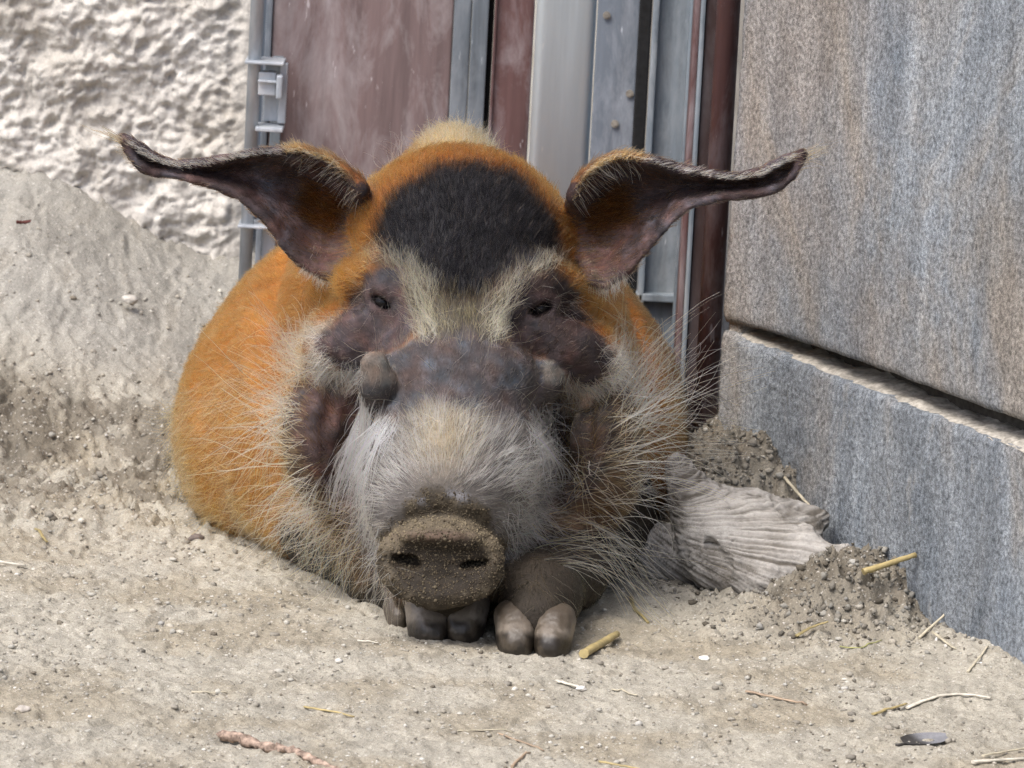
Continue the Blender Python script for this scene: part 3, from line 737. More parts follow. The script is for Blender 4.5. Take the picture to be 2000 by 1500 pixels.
edr = ((hpx - 861) / 128) ** 2 + ((hpy - 1102) / 92) ** 2
rimb = sstep(0.42, 0.62, edr) * sstep(1.12, 1.0, edr) * sstep(1095, 1060, hpy)
put(padm * rimb, (0.105, 0.084, 0.056))
put(padm * (edr < 0.5), (0.024, 0.018, 0.012))  # disc face darkened: shade below the rim put into its colour
put(padm * np.exp(-((hpx - 850) / 70) ** 2 - ((hpy - 1046) / 9) ** 2), (0.13, 0.088, 0.062))
# ears: dark purple-grey inside, brown outside
ex_ = np.where(hpx < 900, 690 - hpx, hpx - 1130) / 440.0
put(ise, (0.032, 0.020, 0.020), (0.09, 0.06, 0.045), 6, 0.30)
put(ise * sstep(0.0, 0.5, nn + 0.4 * nf) * sstep(0.15, 0.35, ex_), (0.070, 0.052, 0.055))
put(ise * sstep(0.30, 0.05, ex_) * sstep(400, 480, hpy), (0.075, 0.040, 0.036), (0.18, 0.13, 0.07), 8, 0.5)
put(ise * np.clip((hn[:, 1] > 0.25) + (hn[:, 2] > 0.2) * (ex_ < 0.32) * (hpy < 356), 0, 1), (0.10, 0.045, 0.018), (0.20, 0.09, 0.03), 12, 1.1)
bare = np.clip(front * (M_['eyel'] + M_['eyer'] + M_['bridge'] + M_['jowll'] + M_['jowlr']) + ise, 0, 1)
mot = 0.55 * fbm(hv + 21, 0.016, 3) + 0.55 * fbm(hv + 33, 0.006, 3)
skin = skin * np.exp((0.25 * nf + (0.75 - 0.3 * M_['bridge']) * bare * mot))[:, None]
hue = fbm(hv + 44, 0.02, 3) * bare
skin = np.clip(skin * np.stack([1 + 0.25 * hue, 1 - 0.05 * hue, 1 - 0.22 * hue], 1), 0.006, 0.8)

mb = Mat('hog_skin', 0.66, 0.22)
c_ = mb.mix(0.6, mb.attr(), mb.ramp(mb.noise(420, 5, 0.7), [(0.3, G(0.45)), (0.5, G(1)), (0.72, G(1.6))]), 'MULTIPLY')
mb.color(c_).bump(mb.noise(420, 6, 0.7), 0.45, 0.003)
hog = tag(empty('hog', tuple(P(885, 900, 0.5) * [1, 1, 0])), 'orange tufted-eared hog with black forehead lying on the dusty ground', 'hog')
mesh_obj('body', hv, hf, mb.m, hog, cols=skin)
me_ = Mat('hog_eye', 0.18, 0.2); me_.color(mix_ := (0.006, 0.005, 0.005))
for c in EYES:
    bm = bmesh.new(); bmesh.ops.create_uvsphere(bm, u_segments=24, v_segments=16, radius=0.0105, matrix=Matrix.Translation(Vector(c)))
    bm_obj('eye', bm, me_.m, hog, smooth=True)
# hooves
def hoof(cx, cy, Yc, a, b, c, yaw, pitch=20, dark=0.0, name='hoof'):
    g = Field((-0.03, -0.05, -0.03), (0.03, 0.05, 0.035), 0.0016)
    m_ = Matrix.Rotation(math.radians(pitch), 3, 'X'); R_ = [[m_[i][j] for j in range(3)] for i in range(3)]
    g.ell((0, 0, 0), (a, b, c), 0.002, 0, R_, e=2.8)
    g.ell((0, 0.012, c * 0.8), (a * 0.92, b * 0.6, c * 0.5), 0.012, 0)
    v, f, _ = g.mesh(2)
    v[:, 0] *= 1 - 0.18 * sstep(0, b, v[:, 1] * -1)
    n_ = vnormals(v, f)
    v = v + n_ * (0.0006 * fbm(v + cx, 0.008, 3))[:, None]
    t = sstep(-c * 0.25, c * 0.15, v[:, 2] + 0.3 * v[:, 1])
    cl = lerp(A3(0.020, 0.015, 0.010), A3(0.165, 0.138, 0.108), t[:, None])
    cl = lerp(cl, A3(0.070, 0.055, 0.038), np.clip(sstep(0.05, 0.5, fbm(v + cx, 0.014, 3)) * 0.8 + dark, 0, 1)[:, None])
    cl = lerp(cl, A3(0.060, 0.045, 0.030), sstep(c * 0.35, c * 1.1, v[:, 2])[:, None])
    cs, sn = math.cos(math.radians(yaw)), math.sin(math.radians(yaw))
    v = v @ np.array([[cs, sn, 0], [-sn, cs, 0], [0, 0, 1]])
    return mesh_obj(name, v + P(cx, cy, Yc), f, M_HOOF, hog, cols=cl)
M_HOOF = mat_attr('hoof_horn', 0.46, 260, 0.25, 0.5, 0.35)
hoof(1007, 1238, 0.050, 0.0172, 0.032, 0.0190, 5)
hoof(1080, 1246, 0.046, 0.0168, 0.033, 0.0205, -6)
hoof(836, 1216, 0.090, 0.0182, 0.032, 0.0200, 10, 26, -0.2)
hoof(908, 1214, 0.092, 0.0180, 0.030, 0.0195, -8, 26)
hoof(775, 1212, 0.130, 0.0085, 0.014, 0.0155, 15, 10, 0.6, 'dewclaw')

# ------------------------------------------------------------------ fur: curves rooted on the body
rng = np.random.default_rng(11)
tri = np.r_[hf[:, [0, 1, 2]], hf[:, [0, 2, 3]]]
tarea = 0.5 * np.linalg.norm(np.cross(hv[tri[:, 1]] - hv[tri[:, 0]], hv[tri[:, 2]] - hv[tri[:, 0]]), axis=1)
toc = CAM - hv; toc /= np.linalg.norm(toc, axis=1)[:, None]
facing = (hn * toc).sum(1)
def sample(wv, n):                              # n roots on the body, density by vertex weight
    wt_ = tarea * wv[tri].mean(1); cum = np.cumsum(wt_); 
    t = np.searchsorted(cum, rng.random(n) * cum[-1]); t = np.minimum(t, len(tri) - 1)
    a, b = rng.random(n), rng.random(n); s_ = a + b > 1; a[s_], b[s_] = 1 - a[s_], 1 - b[s_]
    T = tri[t]; bc = np.stack([1 - a - b, a, b], 1)
    pos = (hv[T] * bc[..., None]).sum(1); nor = (hn[T] * bc[..., None]).sum(1)
    nor /= np.linalg.norm(nor, axis=1)[:, None] + 1e-9
    return pos, nor, T[:, 0]
def unit(v): return v / (np.linalg.norm(v, axis=1)[:, None] + 1e-9)
def screen_dir(dx, dy, back):                    # a direction given on the front view, turned into space
    return np.outer(dx, rt) - np.outer(dy, up) + np.outer(back, fw)
def tangent(d, n, lift):
    t = unit(d - (d * n).sum(1)[:, None] * n)
    return unit(t + n * np.asarray(lift).reshape(-1, 1))
def grow(name, pos, dirs, length, cols, mat, r0=0.00022, npts=6, grav=0.0, curl=0.0, wave=0.0, clump=0.0, nclump=0, tip=0.25, parent=None, label=None):
    n = len(pos)
    if nclump:
        sel = rng.choice(n, min(nclump, n), replace=False)
        kd = KDTree(len(sel))
        for i, q in enumerate(pos[sel].tolist()): kd.insert(q, i)
        kd.balance()
        gi = np.array([kd.find(q)[1] for q in pos.tolist()])
    pts = np.zeros((n, npts, 3)); pts[:, 0] = pos - dirs * 0.001
    d = dirs.copy(); ax1 = unit(np.cross(d, rng.normal(size=(n, 3)))); ph = rng.random(n) * 6.28
    kc = curl * rng.normal(size=n)
    for k in range(1, npts):
        ax1 = unit(ax1 + 0.25 * np.cross(d, ax1))
        d = d + grav * np.array([0, 0, -1.0]) + ax1 * (kc[:, None] + (wave * np.sin(ph + k * 1.7))[:, None])
        d = unit(d)
        pts[:, k] = pts[:, k - 1] + d * (length / (npts - 1))[:, None]
    if nclump:
        tt = (np.arange(npts) / (npts - 1)) ** 1.3
        g = pts[sel][gi]
        scale = np.minimum(1, 1.0)
        rootoff = (pts[:, 0] - g[:, 0])[:, None, :]
        tgt = g + rootoff * (1 - tt * clump)[None, :, None]
        pts = pts + (tgt - pts) * (clump * tt)[None, :, None]
    # hairs never dip into the soil
    cv = bpy.data.hair_curves.new(name)
    cv.add_curves([npts] * n)
    base = np.array(parent.location) if parent is not None else 0
    cv.attributes['position'].data.foreach_set('vector', pts.astype(np.float32).ravel())
    ra = cv.attributes.get('radius') or cv.attributes.new('radius', 'FLOAT', 'POINT')
    prof = np.linspace(1, tip, npts)[None] * (r0 * (0.55 + 0.95 * rng.random(n) ** 1.6))[:, None]
    ra.data.foreach_set('value', prof.astype(np.float32).ravel())
    ca = cv.attributes.new('col', 'FLOAT_COLOR', 'CURVE')
    ca.data.foreach_set('color', np.c_[np.clip(cols, 0.004, 0.95), np.ones(n)].astype(np.float32).ravel())
    cv.materials.append(mat)
    ob = bpy.data.objects.new(name, cv); link(ob)
    ob.parent = parent; ob.matrix_parent_inverse = Matrix.Translation(-Vector(parent.location))
    ob['kind'] = 'stuff'
    return ob
M_FUR = mat_hair('fur', 0.42)
def vary(c, amt, n): return c * (1 + amt * rng.normal(size=(n, 1))) * (1 + 0.05 * rng.normal(size=(n, 3)))
# short coat over everything
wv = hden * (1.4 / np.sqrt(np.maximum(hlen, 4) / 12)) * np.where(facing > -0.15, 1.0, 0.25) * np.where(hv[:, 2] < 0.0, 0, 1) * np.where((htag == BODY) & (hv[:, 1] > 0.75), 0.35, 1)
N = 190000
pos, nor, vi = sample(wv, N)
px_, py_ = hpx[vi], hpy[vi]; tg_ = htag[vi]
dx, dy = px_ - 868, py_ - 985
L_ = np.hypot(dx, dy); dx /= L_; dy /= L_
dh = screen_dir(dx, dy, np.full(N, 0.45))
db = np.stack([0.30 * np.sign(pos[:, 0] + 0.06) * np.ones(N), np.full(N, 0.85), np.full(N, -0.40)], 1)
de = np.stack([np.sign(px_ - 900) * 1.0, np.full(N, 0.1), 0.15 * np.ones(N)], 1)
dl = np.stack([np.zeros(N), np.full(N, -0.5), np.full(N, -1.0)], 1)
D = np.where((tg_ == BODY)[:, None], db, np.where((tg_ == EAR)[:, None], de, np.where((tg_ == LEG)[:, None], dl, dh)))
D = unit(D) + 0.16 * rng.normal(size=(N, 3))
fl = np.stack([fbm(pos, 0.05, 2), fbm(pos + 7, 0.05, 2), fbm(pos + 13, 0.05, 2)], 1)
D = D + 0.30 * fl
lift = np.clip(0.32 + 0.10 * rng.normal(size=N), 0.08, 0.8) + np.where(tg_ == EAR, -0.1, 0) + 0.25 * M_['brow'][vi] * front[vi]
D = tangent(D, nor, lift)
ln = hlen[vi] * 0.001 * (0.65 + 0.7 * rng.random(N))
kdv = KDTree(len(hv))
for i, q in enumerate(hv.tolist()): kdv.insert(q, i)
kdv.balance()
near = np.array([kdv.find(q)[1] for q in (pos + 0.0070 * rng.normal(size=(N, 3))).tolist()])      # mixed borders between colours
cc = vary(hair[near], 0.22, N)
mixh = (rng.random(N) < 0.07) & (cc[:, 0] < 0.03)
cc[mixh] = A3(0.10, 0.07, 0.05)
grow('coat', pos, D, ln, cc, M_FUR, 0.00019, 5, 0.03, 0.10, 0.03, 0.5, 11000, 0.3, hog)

# --- long hairs: roots picked by a region on the front view
def region(poly, soft=10, tags=None, ymax=0.5, ymin=-1):
    m = poly_mask(poly, hpx, hpy, soft) * (hv[:, 1] < ymax) * (hv[:, 1] > ymin)
    if tags is not None: m = m * np.isin(htag, tags)
    return m * (facing > -0.35)
def tuft(name, poly, n, dirfun, len_mm, col, r0=0.0003, lift=0.5, back=0.3, npts=9, grav=0.05, curl=0.10, wave=0.10, clump=0.5, nclump=None, tags=None, ymax=0.5, ymin=-1, jit_=0.42, tip=0.25, cvar=0.12, soft=10):
    wv = region(poly, soft, tags, ymax, ymin)
    if wv.sum() < 1e-6: print('no root', name); return
    pos, nor, vi = sample(wv, n)
    px_, py_ = proj(pos)
    dd = np.array(dirfun(px_, py_), float).reshape(2, -1)
    D = screen_dir(dd[0] + np.zeros(n), dd[1] + np.zeros(n), np.full(n, back))
    D = unit(D) + jit_ * rng.normal(size=(n, 3))
    D = tangent(D, nor, lift * (0.6 + 0.8 * rng.random(n)))
    ln = len_mm * 0.001 * np.clip(0.28 + 0.85 * rng.random(n) ** 1.2, 0, 1.2)
    col = np.atleast_2d(np.array(col, float)); cc = col[rng.integers(0, len(col), n)]
    return grow(name, pos, D, ln, vary(cc, cvar, n), M_FUR, r0, npts, grav, curl, wave, clump, nclump or max(8, n // 14), tip, hog)
BLOND = [(0.92, 0.80, 0.48), (0.86, 0.71, 0.36), (0.94, 0.87, 0.62)]
CREAM = [(0.93, 0.87, 0.70), (0.89, 0.79, 0.56)]
WHITE = [(0.90, 0.885, 0.855), (0.82, 0.79, 0.74)]
GOLD = [(0.58, 0.32, 0.09), (0.68, 0.45, 0.17)]
# left jowl whiskers
tuft('jowl_whiskers', [(565, 705), (600, 720), (598, 800), (612, 880), (640, 960), (610, 975), (580, 930), (548, 840), (545, 740)], 260,
     lambda x, y: (-1.0 + 0 * x, -0.75 + (y - 700) / 230), 115, BLOND, 0.00034, 0.6, 0.2, 17, 0.045, 0.13, 0.08, 0.5, 50, None, 0.42)
tuft('jowl_whiskers', [(600, 900), (650, 930), (720, 1060), (690, 1090), (620, 1030), (590, 960)], 210,
     lambda x, y: (-0.9 + 0 * x, 0.15 + (y - 950) / 250), 84, BLOND + CREAM, 0.00033, 0.6, 0.1, 15, 0.055, 0.15, 0.08, 0.45, 50, None, 0.42)
tuft('jowl_whiskers', [(575, 690), (640, 725), (630, 760), (560, 740)], 170,
     lambda x, y: (-0.7 + 0 * x, -0.95 + (y - 660) / 500), 105, BLOND, 0.00034, 0.55, 0.25, 16, 0.05, 0.12, 0.08, 0.6, 22, None, 0.42)
# right jowl whiskers
tuft('jowl_whiskers', [(1180, 770), (1235, 740), (1250, 850), (1215, 910), (1180, 890)], 230,
     lambda x, y: (0.9 + 0 * x, -1.15 + np.clip((y - 740) / 170, 0, 1.2)), 150, BLOND, 0.00036, 0.5, 0.2, 17, 0.016, 0.06, 0.08, 0.7, 24, None, 0.45)
tuft('jowl_whiskers', [(1110, 900), (1210, 880), (1235, 960), (1140, 1040), (1090, 1020)], 130,
     lambda x, y: (1.0 + 0 * x, -0.45 + (y - 900) / 200), 125, BLOND + CREAM, 0.00035, 0.5, 0.1, 16, 0.030, 0.07, 0.08, 0.75, 26, None, 0.45)
tuft('jowl_whiskers', [(1120, 800), (1200, 780), (1200, 900), (1110, 960), (1095, 900)], 170,
     lambda x, y: (1.0 + 0 * x, -0.6 + (y - 800) / 200), 42, [(0.50, 0.36, 0.15), (0.66, 0.50, 0.24)], 0.0002, 0.45, 0.2, 10, 0.03, 0.09, 0.08, 0.5, 40, None, 0.45)
tuft('chin_whiskers', [(1030, 1010), (1130, 990), (1210, 1040), (1180, 1110), (1090, 1110), (1030, 1080)], 90,
     lambda x, y: (0.8 + 0 * x, 0.50 + (x - 1100) / 400), 130, BLOND + [(0.55, 0.43, 0.22)], 0.00032, 0.55, 0.0, 14, 0.04, 0.06, 0.07, 0.6, 26, None, 0.45)
tuft('chin_whiskers', [(680, 1060), (760, 1080), (800, 1150), (740, 1150), (690, 1110)], 120,
     lambda x, y: (-0.6 + 0 * x, 0.8 + 0 * x), 50, CREAM, 0.0002, 0.5, 0.0, 11, 0.07, 0.14, 0.10, 0.3, 30, None, 0.45)
tuft('chin_whiskers', [(985, 1090), (1080, 1080), (1100, 1170), (1040, 1190), (990, 1150)], 130,
     lambda x, y: (0.25 + 0 * x, 0.9 + 0 * x), 45, [(0.16, 0.12, 0.07), (0.26, 0.20, 0.12)], 0.0002, 0.4, 0.0, 10, 0.08, 0.10, 0.1, 0.4, 30, None, 0.45)
# flank: long soft golden hair
tuft('flank_hair', [(340, 780), (480, 700), (600, 760), (640, 1000), (560, 1060), (420, 1020), (345, 920)], 2300,
     lambda x, y: (-0.7 + 0 * x, 0.25 + 0 * x), 48, GOLD + [(0.68, 0.46, 0.19)], 0.00021, 0.42, 0.2, 10, 0.04, 0.15, 0.06, 0.45, 330, [BODY], 1.2)
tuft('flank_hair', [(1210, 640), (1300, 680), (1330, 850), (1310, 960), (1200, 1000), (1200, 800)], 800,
     lambda x, y: (0.6 + 0 * x, 0.25 + 0 * x), 42, [(0.36, 0.13, 0.025), (0.46, 0.22, 0.055)], 0.00019, 0.38, 0.25, 9, 0.04, 0.12, 0.06, 0.45, 150, [BODY], 1.2)  # browner than the left: shaded side put into the hair colours
tuft('flank_hair', [(560, 1000), (700, 1040), (740, 1120), (640, 1110), (560, 1060)], 300,
     lambda x, y: (-0.6 + 0 * x, 0.5 + 0 * x), 48, GOLD + BLOND, 0.0002, 0.45, 0.1, 11, 0.05, 0.15, 0.08, 0.35, 60, None, 1.2)
# white tufts below the warts
tuft('wart_tuft', [(706, 776), (735, 790), (775, 792), (780, 830), (740, 850), (704, 830)], 300,
     lambda x, y: (-0.42 + (x - 745) / 160, 1.0 + 0 * x), 92, [(0.95, 0.945, 0.93), (0.93, 0.92, 0.90)], 0.00044, 0.35, -0.1, 13, 0.085, 0.06, 0.06, 0.5, 34, None, 0.4, jit_=0.16)
tuft('wart_tuft', [(1025, 795), (1075, 785), (1090, 830), (1075, 870), (1030, 850)], 320,
     lambda x, y: (0.30 + (x - 1050) / 110, 1.0 + 0 * x), 74, [(0.95, 0.945, 0.93), (0.93, 0.92, 0.90)], 0.00042, 0.50, -0.30, 13, 0.06, 0.16, 0.10, 0.4, 26, None, 0.4)
tuft('muzzle_side_hair', [(675, 850), (725, 830), (735, 1000), (748, 1080), (695, 1060), (668, 950)], 330,
     lambda x, y: (-0.6 + 0 * x, 0.85 + 0 * x), 46, WHITE, 0.00026, 0.45, -0.05, 10, 0.07, 0.10, 0.08, 0.4, 60, None, 0.4)
tuft('muzzle_side_hair', [(1000, 870), (1085, 870), (1105, 950), (1070, 1050), (990, 1080), (985, 1000)], 760,
     lambda x, y: (1.0 + 0 * x, -0.15 + (y - 930) / 200), 42, WHITE + [(0.92, 0.91, 0.88)], 0.00027, 0.45, 0.0, 9, 0.04, 0.10, 0.08, 0.45, 70, None, 0.4)
# snout fan
tuft('snout_fan', [(745, 840), (870, 795), (1000, 845), (1020, 960), (940, 955), (860, 940), (785, 955), (740, 990)], 1500,
     lambda x, y: ((x - 866) / 120, (y - 1010) / 120), 27, [(0.68, 0.64, 0.56), (0.54, 0.49, 0.41), (0.80, 0.78, 0.73)], 0.0002, 0.42, 0.1, 8, 0.02, 0.08, 0.05, 0.5, 260, None, 0.4, jit_=0.12)
tuft('snout_fan', [(790, 805), (870, 780), (950, 805), (930, 900), (810, 900)], 420,
     lambda x, y: ((x - 866) / 90, -0.9 + 0 * x), 26, [(0.62, 0.52, 0.32), (0.54, 0.43, 0.24)], 0.0002, 0.5, 0.1, 9, 0.02, 0.14, 0.06, 0.4, 40, None, 0.4, jit_=0.2)
# fringe round the cheek pads
tuft('cheek_fringe', PB['fringel'][:6] + PB['fringel'][9:], 380, lambda x, y: ((x - 720) / 80, (y - 650) / 80), 30, CREAM, 0.0002, 0.6, 0.0, 10, 0.06, 0.15, 0.08, 0.35, 60, None, 0.4)
tuft('cheek_fringe', [p_ for p_ in PB['fringer'] if p_[0] > 1085], 420, lambda x, y: ((x - 1080) / 80, (y - 655) / 80), 32, CREAM, 0.0002, 0.6, 0.0, 10, 0.05, 0.15, 0.08, 0.35, 60, None, 0.4)
tuft('cheek_fringe', [(598, 645), (630, 640), (632, 700), (604, 705)], 90, lambda x, y: (-1 + 0 * x, -0.5 + 0 * x), 52, CREAM, 0.0002, 0.5, 0.1, 12, 0.02, 0.15, 0.10, 0.5, 14, None, 0.45)
tuft('cheek_fringe', [(1165, 660), (1200, 690), (1200, 760), (1170, 750)], 120, lambda x, y: (0.9 + 0 * x, -0.8 + 0 * x), 54, CREAM, 0.0002, 0.5, 0.1, 12, 0.02, 0.15, 0.10, 0.5, 16, None, 0.45)
tuft('cheek_fringe', [(612, 690), (640, 724), (690, 736), (705, 722), (695, 706), (650, 696), (630, 676)], 320, lambda x, y: ((x - 705) / 80, 0.8 + 0 * x), 30, [(0.86, 0.78, 0.60), (0.80, 0.69, 0.46)], 0.00026, 0.9, -0.2, 10, 0.06, 0.14, 0.08, 0.4, 60, None, 0.4)
tuft('cheek_fringe', [(1098, 730), (1112, 750), (1150, 770), (1200, 742), (1206, 700), (1182, 730), (1140, 744), (1110, 726)], 330, lambda x, y: ((x - 1110) / 80, 0.75 + 0 * x), 32, [(0.86, 0.78, 0.60), (0.80, 0.69, 0.46)], 0.00026, 0.9, -0.2, 10, 0.05, 0.14, 0.08, 0.4, 60, None, 0.4)
# brow hair
tuft('brow_hair', BL_, 420, lambda x, y: (-0.35 + 0 * x, -0.85 + 0 * x), 28, [(0.80, 0.70, 0.45), (0.70, 0.58, 0.32)], 0.00024, 0.5, 0.2, 7, 0.02, 0.08, 0.05, 0.5, 70, None, 0.4)
tuft('brow_hair', BR_, 420, lambda x, y: (0.35 + 0 * x, -0.85 + 0 * x), 28, [(0.80, 0.70, 0.45), (0.70, 0.58, 0.32)], 0.00024, 0.5, 0.2, 7, 0.02, 0.08, 0.05, 0.5, 70, None, 0.4)
tuft('brow_hair', PB['brow'], 420, lambda x, y: ((x - 890) / 220, -0.85 + 0 * x), 26, [(0.62, 0.52, 0.28), (0.40, 0.31, 0.14), (0.72, 0.64, 0.42), (0.16, 0.12, 0.06)], 0.00021, 0.45, 0.2, 7, 0.02, 0.08, 0.05, 0.5, 170, None, 0.4)
# dark lashes and brow bristles
tuft('eye_bristles', [(690, 575), (760, 540), (800, 570), (800, 640), (700, 600)], 90, lambda x, y: (-0.8 + 0 * x, 0.35 + 0 * x), 26, [(0.02, 0.015, 0.015), (0.6, 0.52, 0.36)], 0.00017, 0.7, -0.2, 8, 0.02, 0.06, 0.05, 0.1, 40, None, 0.4)
tuft('eye_bristles', [(1000, 560), (1090, 545), (1130, 580), (1100, 640), (1010, 620)], 90, lambda x, y: (0.75 + 0 * x, 0.3 + 0 * x), 28, [(0.02, 0.015, 0.015), (0.7, 0.64, 0.5)], 0.00017, 0.7, -0.2, 8, 0.02, 0.06, 0.05, 0.1, 40, None, 0.4)
# golden hair at the sides of the head and round the ear roots
tuft('temple_hair', [(690, 400), (730, 400), (725, 520), (680, 590), (655, 560), (670, 480)], 900, lambda x, y: (-0.75 + 0 * x, -0.15 + 0 * x), 24, [(0.32, 0.12, 0.022), (0.40, 0.20, 0.05)], 0.0002, 0.45, 0.3, 7, 0.03, 0.1, 0.06, 0.5, 100, [HEAD], 0.45)
tuft('temple_hair', [(1085, 400), (1130, 400), (1150, 480), (1160, 580), (1120, 570), (1095, 500)], 900, lambda x, y: (0.75 + 0 * x, -0.15 + 0 * x), 26, [(0.26, 0.095, 0.018), (0.36, 0.18, 0.045)], 0.0002, 0.45, 0.3, 7, 0.03, 0.1, 0.06, 0.5, 100, [HEAD], 0.45)
# mane on the withers
tuft('mane', [(820, 290), (855, 262), (900, 250), (940, 270), (980, 305), (930, 320), (850, 320)], 1200, lambda x, y: ((x - 885) / 160, -1.0 + 0 * x), 26, [(0.64, 0.45, 0.20), (0.54, 0.30, 0.08), (0.72, 0.58, 0.34)], 0.0002, 0.9, 0.35, 7, 0.0, 0.08, 0.05, 0.45, 150, [BODY], 0.9, soft=22)
tuft('mane', [(735, 320), (775, 300), (780, 340), (740, 350)], 26, lambda x, y: (-0.25 + 0 * x, -1.0 + 0 * x), 64, WHITE, 0.0002, 0.6, 0.1, 14, 0.0, 0.08, 0.10, 0.5, 5, [BODY], 0.9, soft=16)
# stray hairs across the nose
tuft('stray_hair', [(720, 660), (1060, 660), (1060, 860), (720, 860)], 40, lambda x, y: (rng.normal(size=len(x)), rng.normal(size=len(x))), 60, WHITE + BLOND, 0.00018, 0.8, -0.2, 16, 0.02, 0.15, 0.10, 0.0, 0, None, 0.4)
# ear fringes along the top rim, tufts at tip and inside
for si, S_ in enumerate(EAR_SHEETS):
    sg = -1 if si == 0 else 1
    ns, ntt = S_.shape[:2]
    def ear_hair(name, s0, s1, t0, t1, n, d, ln_, cols, r0, grav=0.02, curl=0.08, clump=0.4, jit_=0.2, fo=0.005, npts=7, spow=1.0):
        i = ((s0 + (s1 - s0) * rng.random(n) ** spow) * (ns - 1)).astype(int); j = ((t0 + (t1 - t0) * rng.random(n)) * (ntt - 1)).astype(int)
        pos = S_[i, j] - np.array([0, fo, 0]) + 0.0015 * rng.normal(size=(n, 3))
        D = unit(np.tile(np.array(d, float) * [sg, 1, 1], (n, 1)) + jit_ * rng.normal(size=(n, 3)))
        c = np.array(cols, float)[rng.integers(0, len(cols), n)]
        grow(name, pos, D, ln_ * 0.001 * (0.5 + 0.7 * rng.random(n)), vary(c, 0.15, n), M_FUR, r0, npts, grav, curl, 0.06, clump, max(6, n // 12), 0.25, hog)
    ear_hair('ear_fringe', 0.10, 0.97, 0.0, 0.03, 1000, (0.9, -0.05, 0.30), 9, CREAM + [(0.50, 0.38, 0.20)], 0.00023)
    ear_hair('ear_fringe', 0.0, 0.30, 0.0, 0.06, 70, (0.65, -0.45, -0.55), 26, CREAM + [(0.42, 0.34, 0.18)], 0.00024, 0.03)
    ear_hair('ear_fringe', 0.0, 0.35, -0.0, 0.03, 900, (0.55, 0.25, 0.6), 13, [(0.26, 0.13, 0.05), (0.34, 0.18, 0.06)], 0.00022)
    ear_hair('ear_tuft', 0.86, 1.0, 0.0, 1.0, 130, (0.85, -0.1, 0.42), 26, [(0.40, 0.27, 0.13), (0.24, 0.15, 0.08), (0.55, 0.42, 0.24)], 0.00021, 0.0, 0.08, 0.75, 0.12)
    ear_hair('ear_tuft', 0.97, 1.0, 0.2, 0.8, 16, (1.0, 0.0, 0.28), 40, [(0.36, 0.22, 0.10)], 0.0002, 0.0, 0.05, 0.9, 0.05, npts=9)
    ear_hair('ear_inner_hair', 0.02, 0.22, 0.25, 0.62, 800, (0.75, -0.6, 0.35), 28, [(0.14, 0.055, 0.016), (0.26, 0.14, 0.045), (0.07, 0.03, 0.012)], 0.00022, 0.02, 0.12)
    ear_hair('ear_inner_hair', 0.0, 0.16, 0.80, 1.0, 700, (0.35, -0.4, -0.8), 18, CREAM + [(0.55, 0.38, 0.24)], 0.00022, 0.05, 0.1)
    ear_hair('ear_inner_hair', 0.03, 0.9, 0.1, 0.95, 2600, (0.8, -0.25, 0.1), 6, [(0.10, 0.065, 0.055), (0.20, 0.15, 0.12), (0.05, 0.035, 0.03)], 0.00018, 0.0, 0.06, 0.2, 0.35)

# ------------------------------------------------------------------ soil crumbs and clods
def ico(sub):
    bm = bmesh.new(); bmesh.ops.create_icosphere(bm, subdivisions=sub, radius=1.0)
    v = np.array([x.co[:] for x in bm.verts]); f = np.array([[q.index for q in p_.verts] for p_ in bm.faces]); bm.free(); return v, f
def scatter(name, cx, cy, cz, size, cols, sub, mat, rough=0.35, flat=0.7, parent=None):
    v0, f0 = ico(sub); n = len(cx); nv = len(v0)
    kinds = [v0 * (1 + rough * fbm(v0 + 11 * k, 0.9, 2))[:, None] for k in range(12)]
    kk = rng.integers(0, 12, n); V = np.stack(kinds)[kk]
    a = rng.random(n) * 6.28; ca, sa = np.cos(a)[:, None], np.sin(a)[:, None]
    sx = size * (0.7 + 0.7 * rng.random(n)); sy = size * (0.7 + 0.7 * rng.random(n)); sz = size * (flat * (0.7 + 0.6 * rng.random(n)))
    V = V * np.stack([sx, sy, sz], 1)[:, None, :]
    W = np.stack([V[..., 0] * ca - V[..., 1] * sa + cx[:, None], V[..., 0] * sa + V[..., 1] * ca + cy[:, None], V[..., 2] + cz[:, None]], -1)
    Fc = (f0[None] + (np.arange(n) * nv)[:, None, None]).reshape(-1, 3)
    return mesh_obj(name, W.reshape(-1, 3), Fc, mat, parent, smooth=sub > 1, cols=np.repeat(cols, nv, 0))
M_CRUMB = mat_attr('soil_crumb', 0.95, 500, 0.4, 0.15, 0.35)
def crumb_cols(n, pale=0.05, darkp=0.06):
    pal = np.array([(0.39, 0.37, 0.32), (0.34, 0.31, 0.255), (0.29, 0.265, 0.22)]); c = pal[rng.integers(0, 3, n)]
    u_ = rng.random(n)
    c = np.where((u_ < pale)[:, None], A3(0.54, 0.52, 0.47), c); c = np.where((u_ > 1 - darkp)[:, None], A3(0.17, 0.148, 0.115), c)
    return np.clip(c * (1 + 0.18 * rng.normal(size=(n, 1))), 0.03, 0.8)
n = 46000
cx = rng.uniform(-0.95, 0.62, n); cy = rng.uniform(-0.60, 1.2, n)
keep = rng.random(n) < 0.30 + 0.7 * sstep(-0.1, 0.35, fbm(np.c_[cx, cy, 0 * cx], 0.07, 3))
cx, cy = cx[keep], cy[keep]; n = len(cx)
sz = 0.00085 * np.exp(0.55 * rng.normal(size=n)).clip(0.4, 4.5)
tag(scatter('soil_crumbs', cx, cy, ground_z(cx, cy) + sz * 0.25, sz, crumb_cols(n), 1, M_CRUMB), 'fine dry crumbs of soil and grit strewn over the ground', 'soil', kind='stuff')
n = 30000
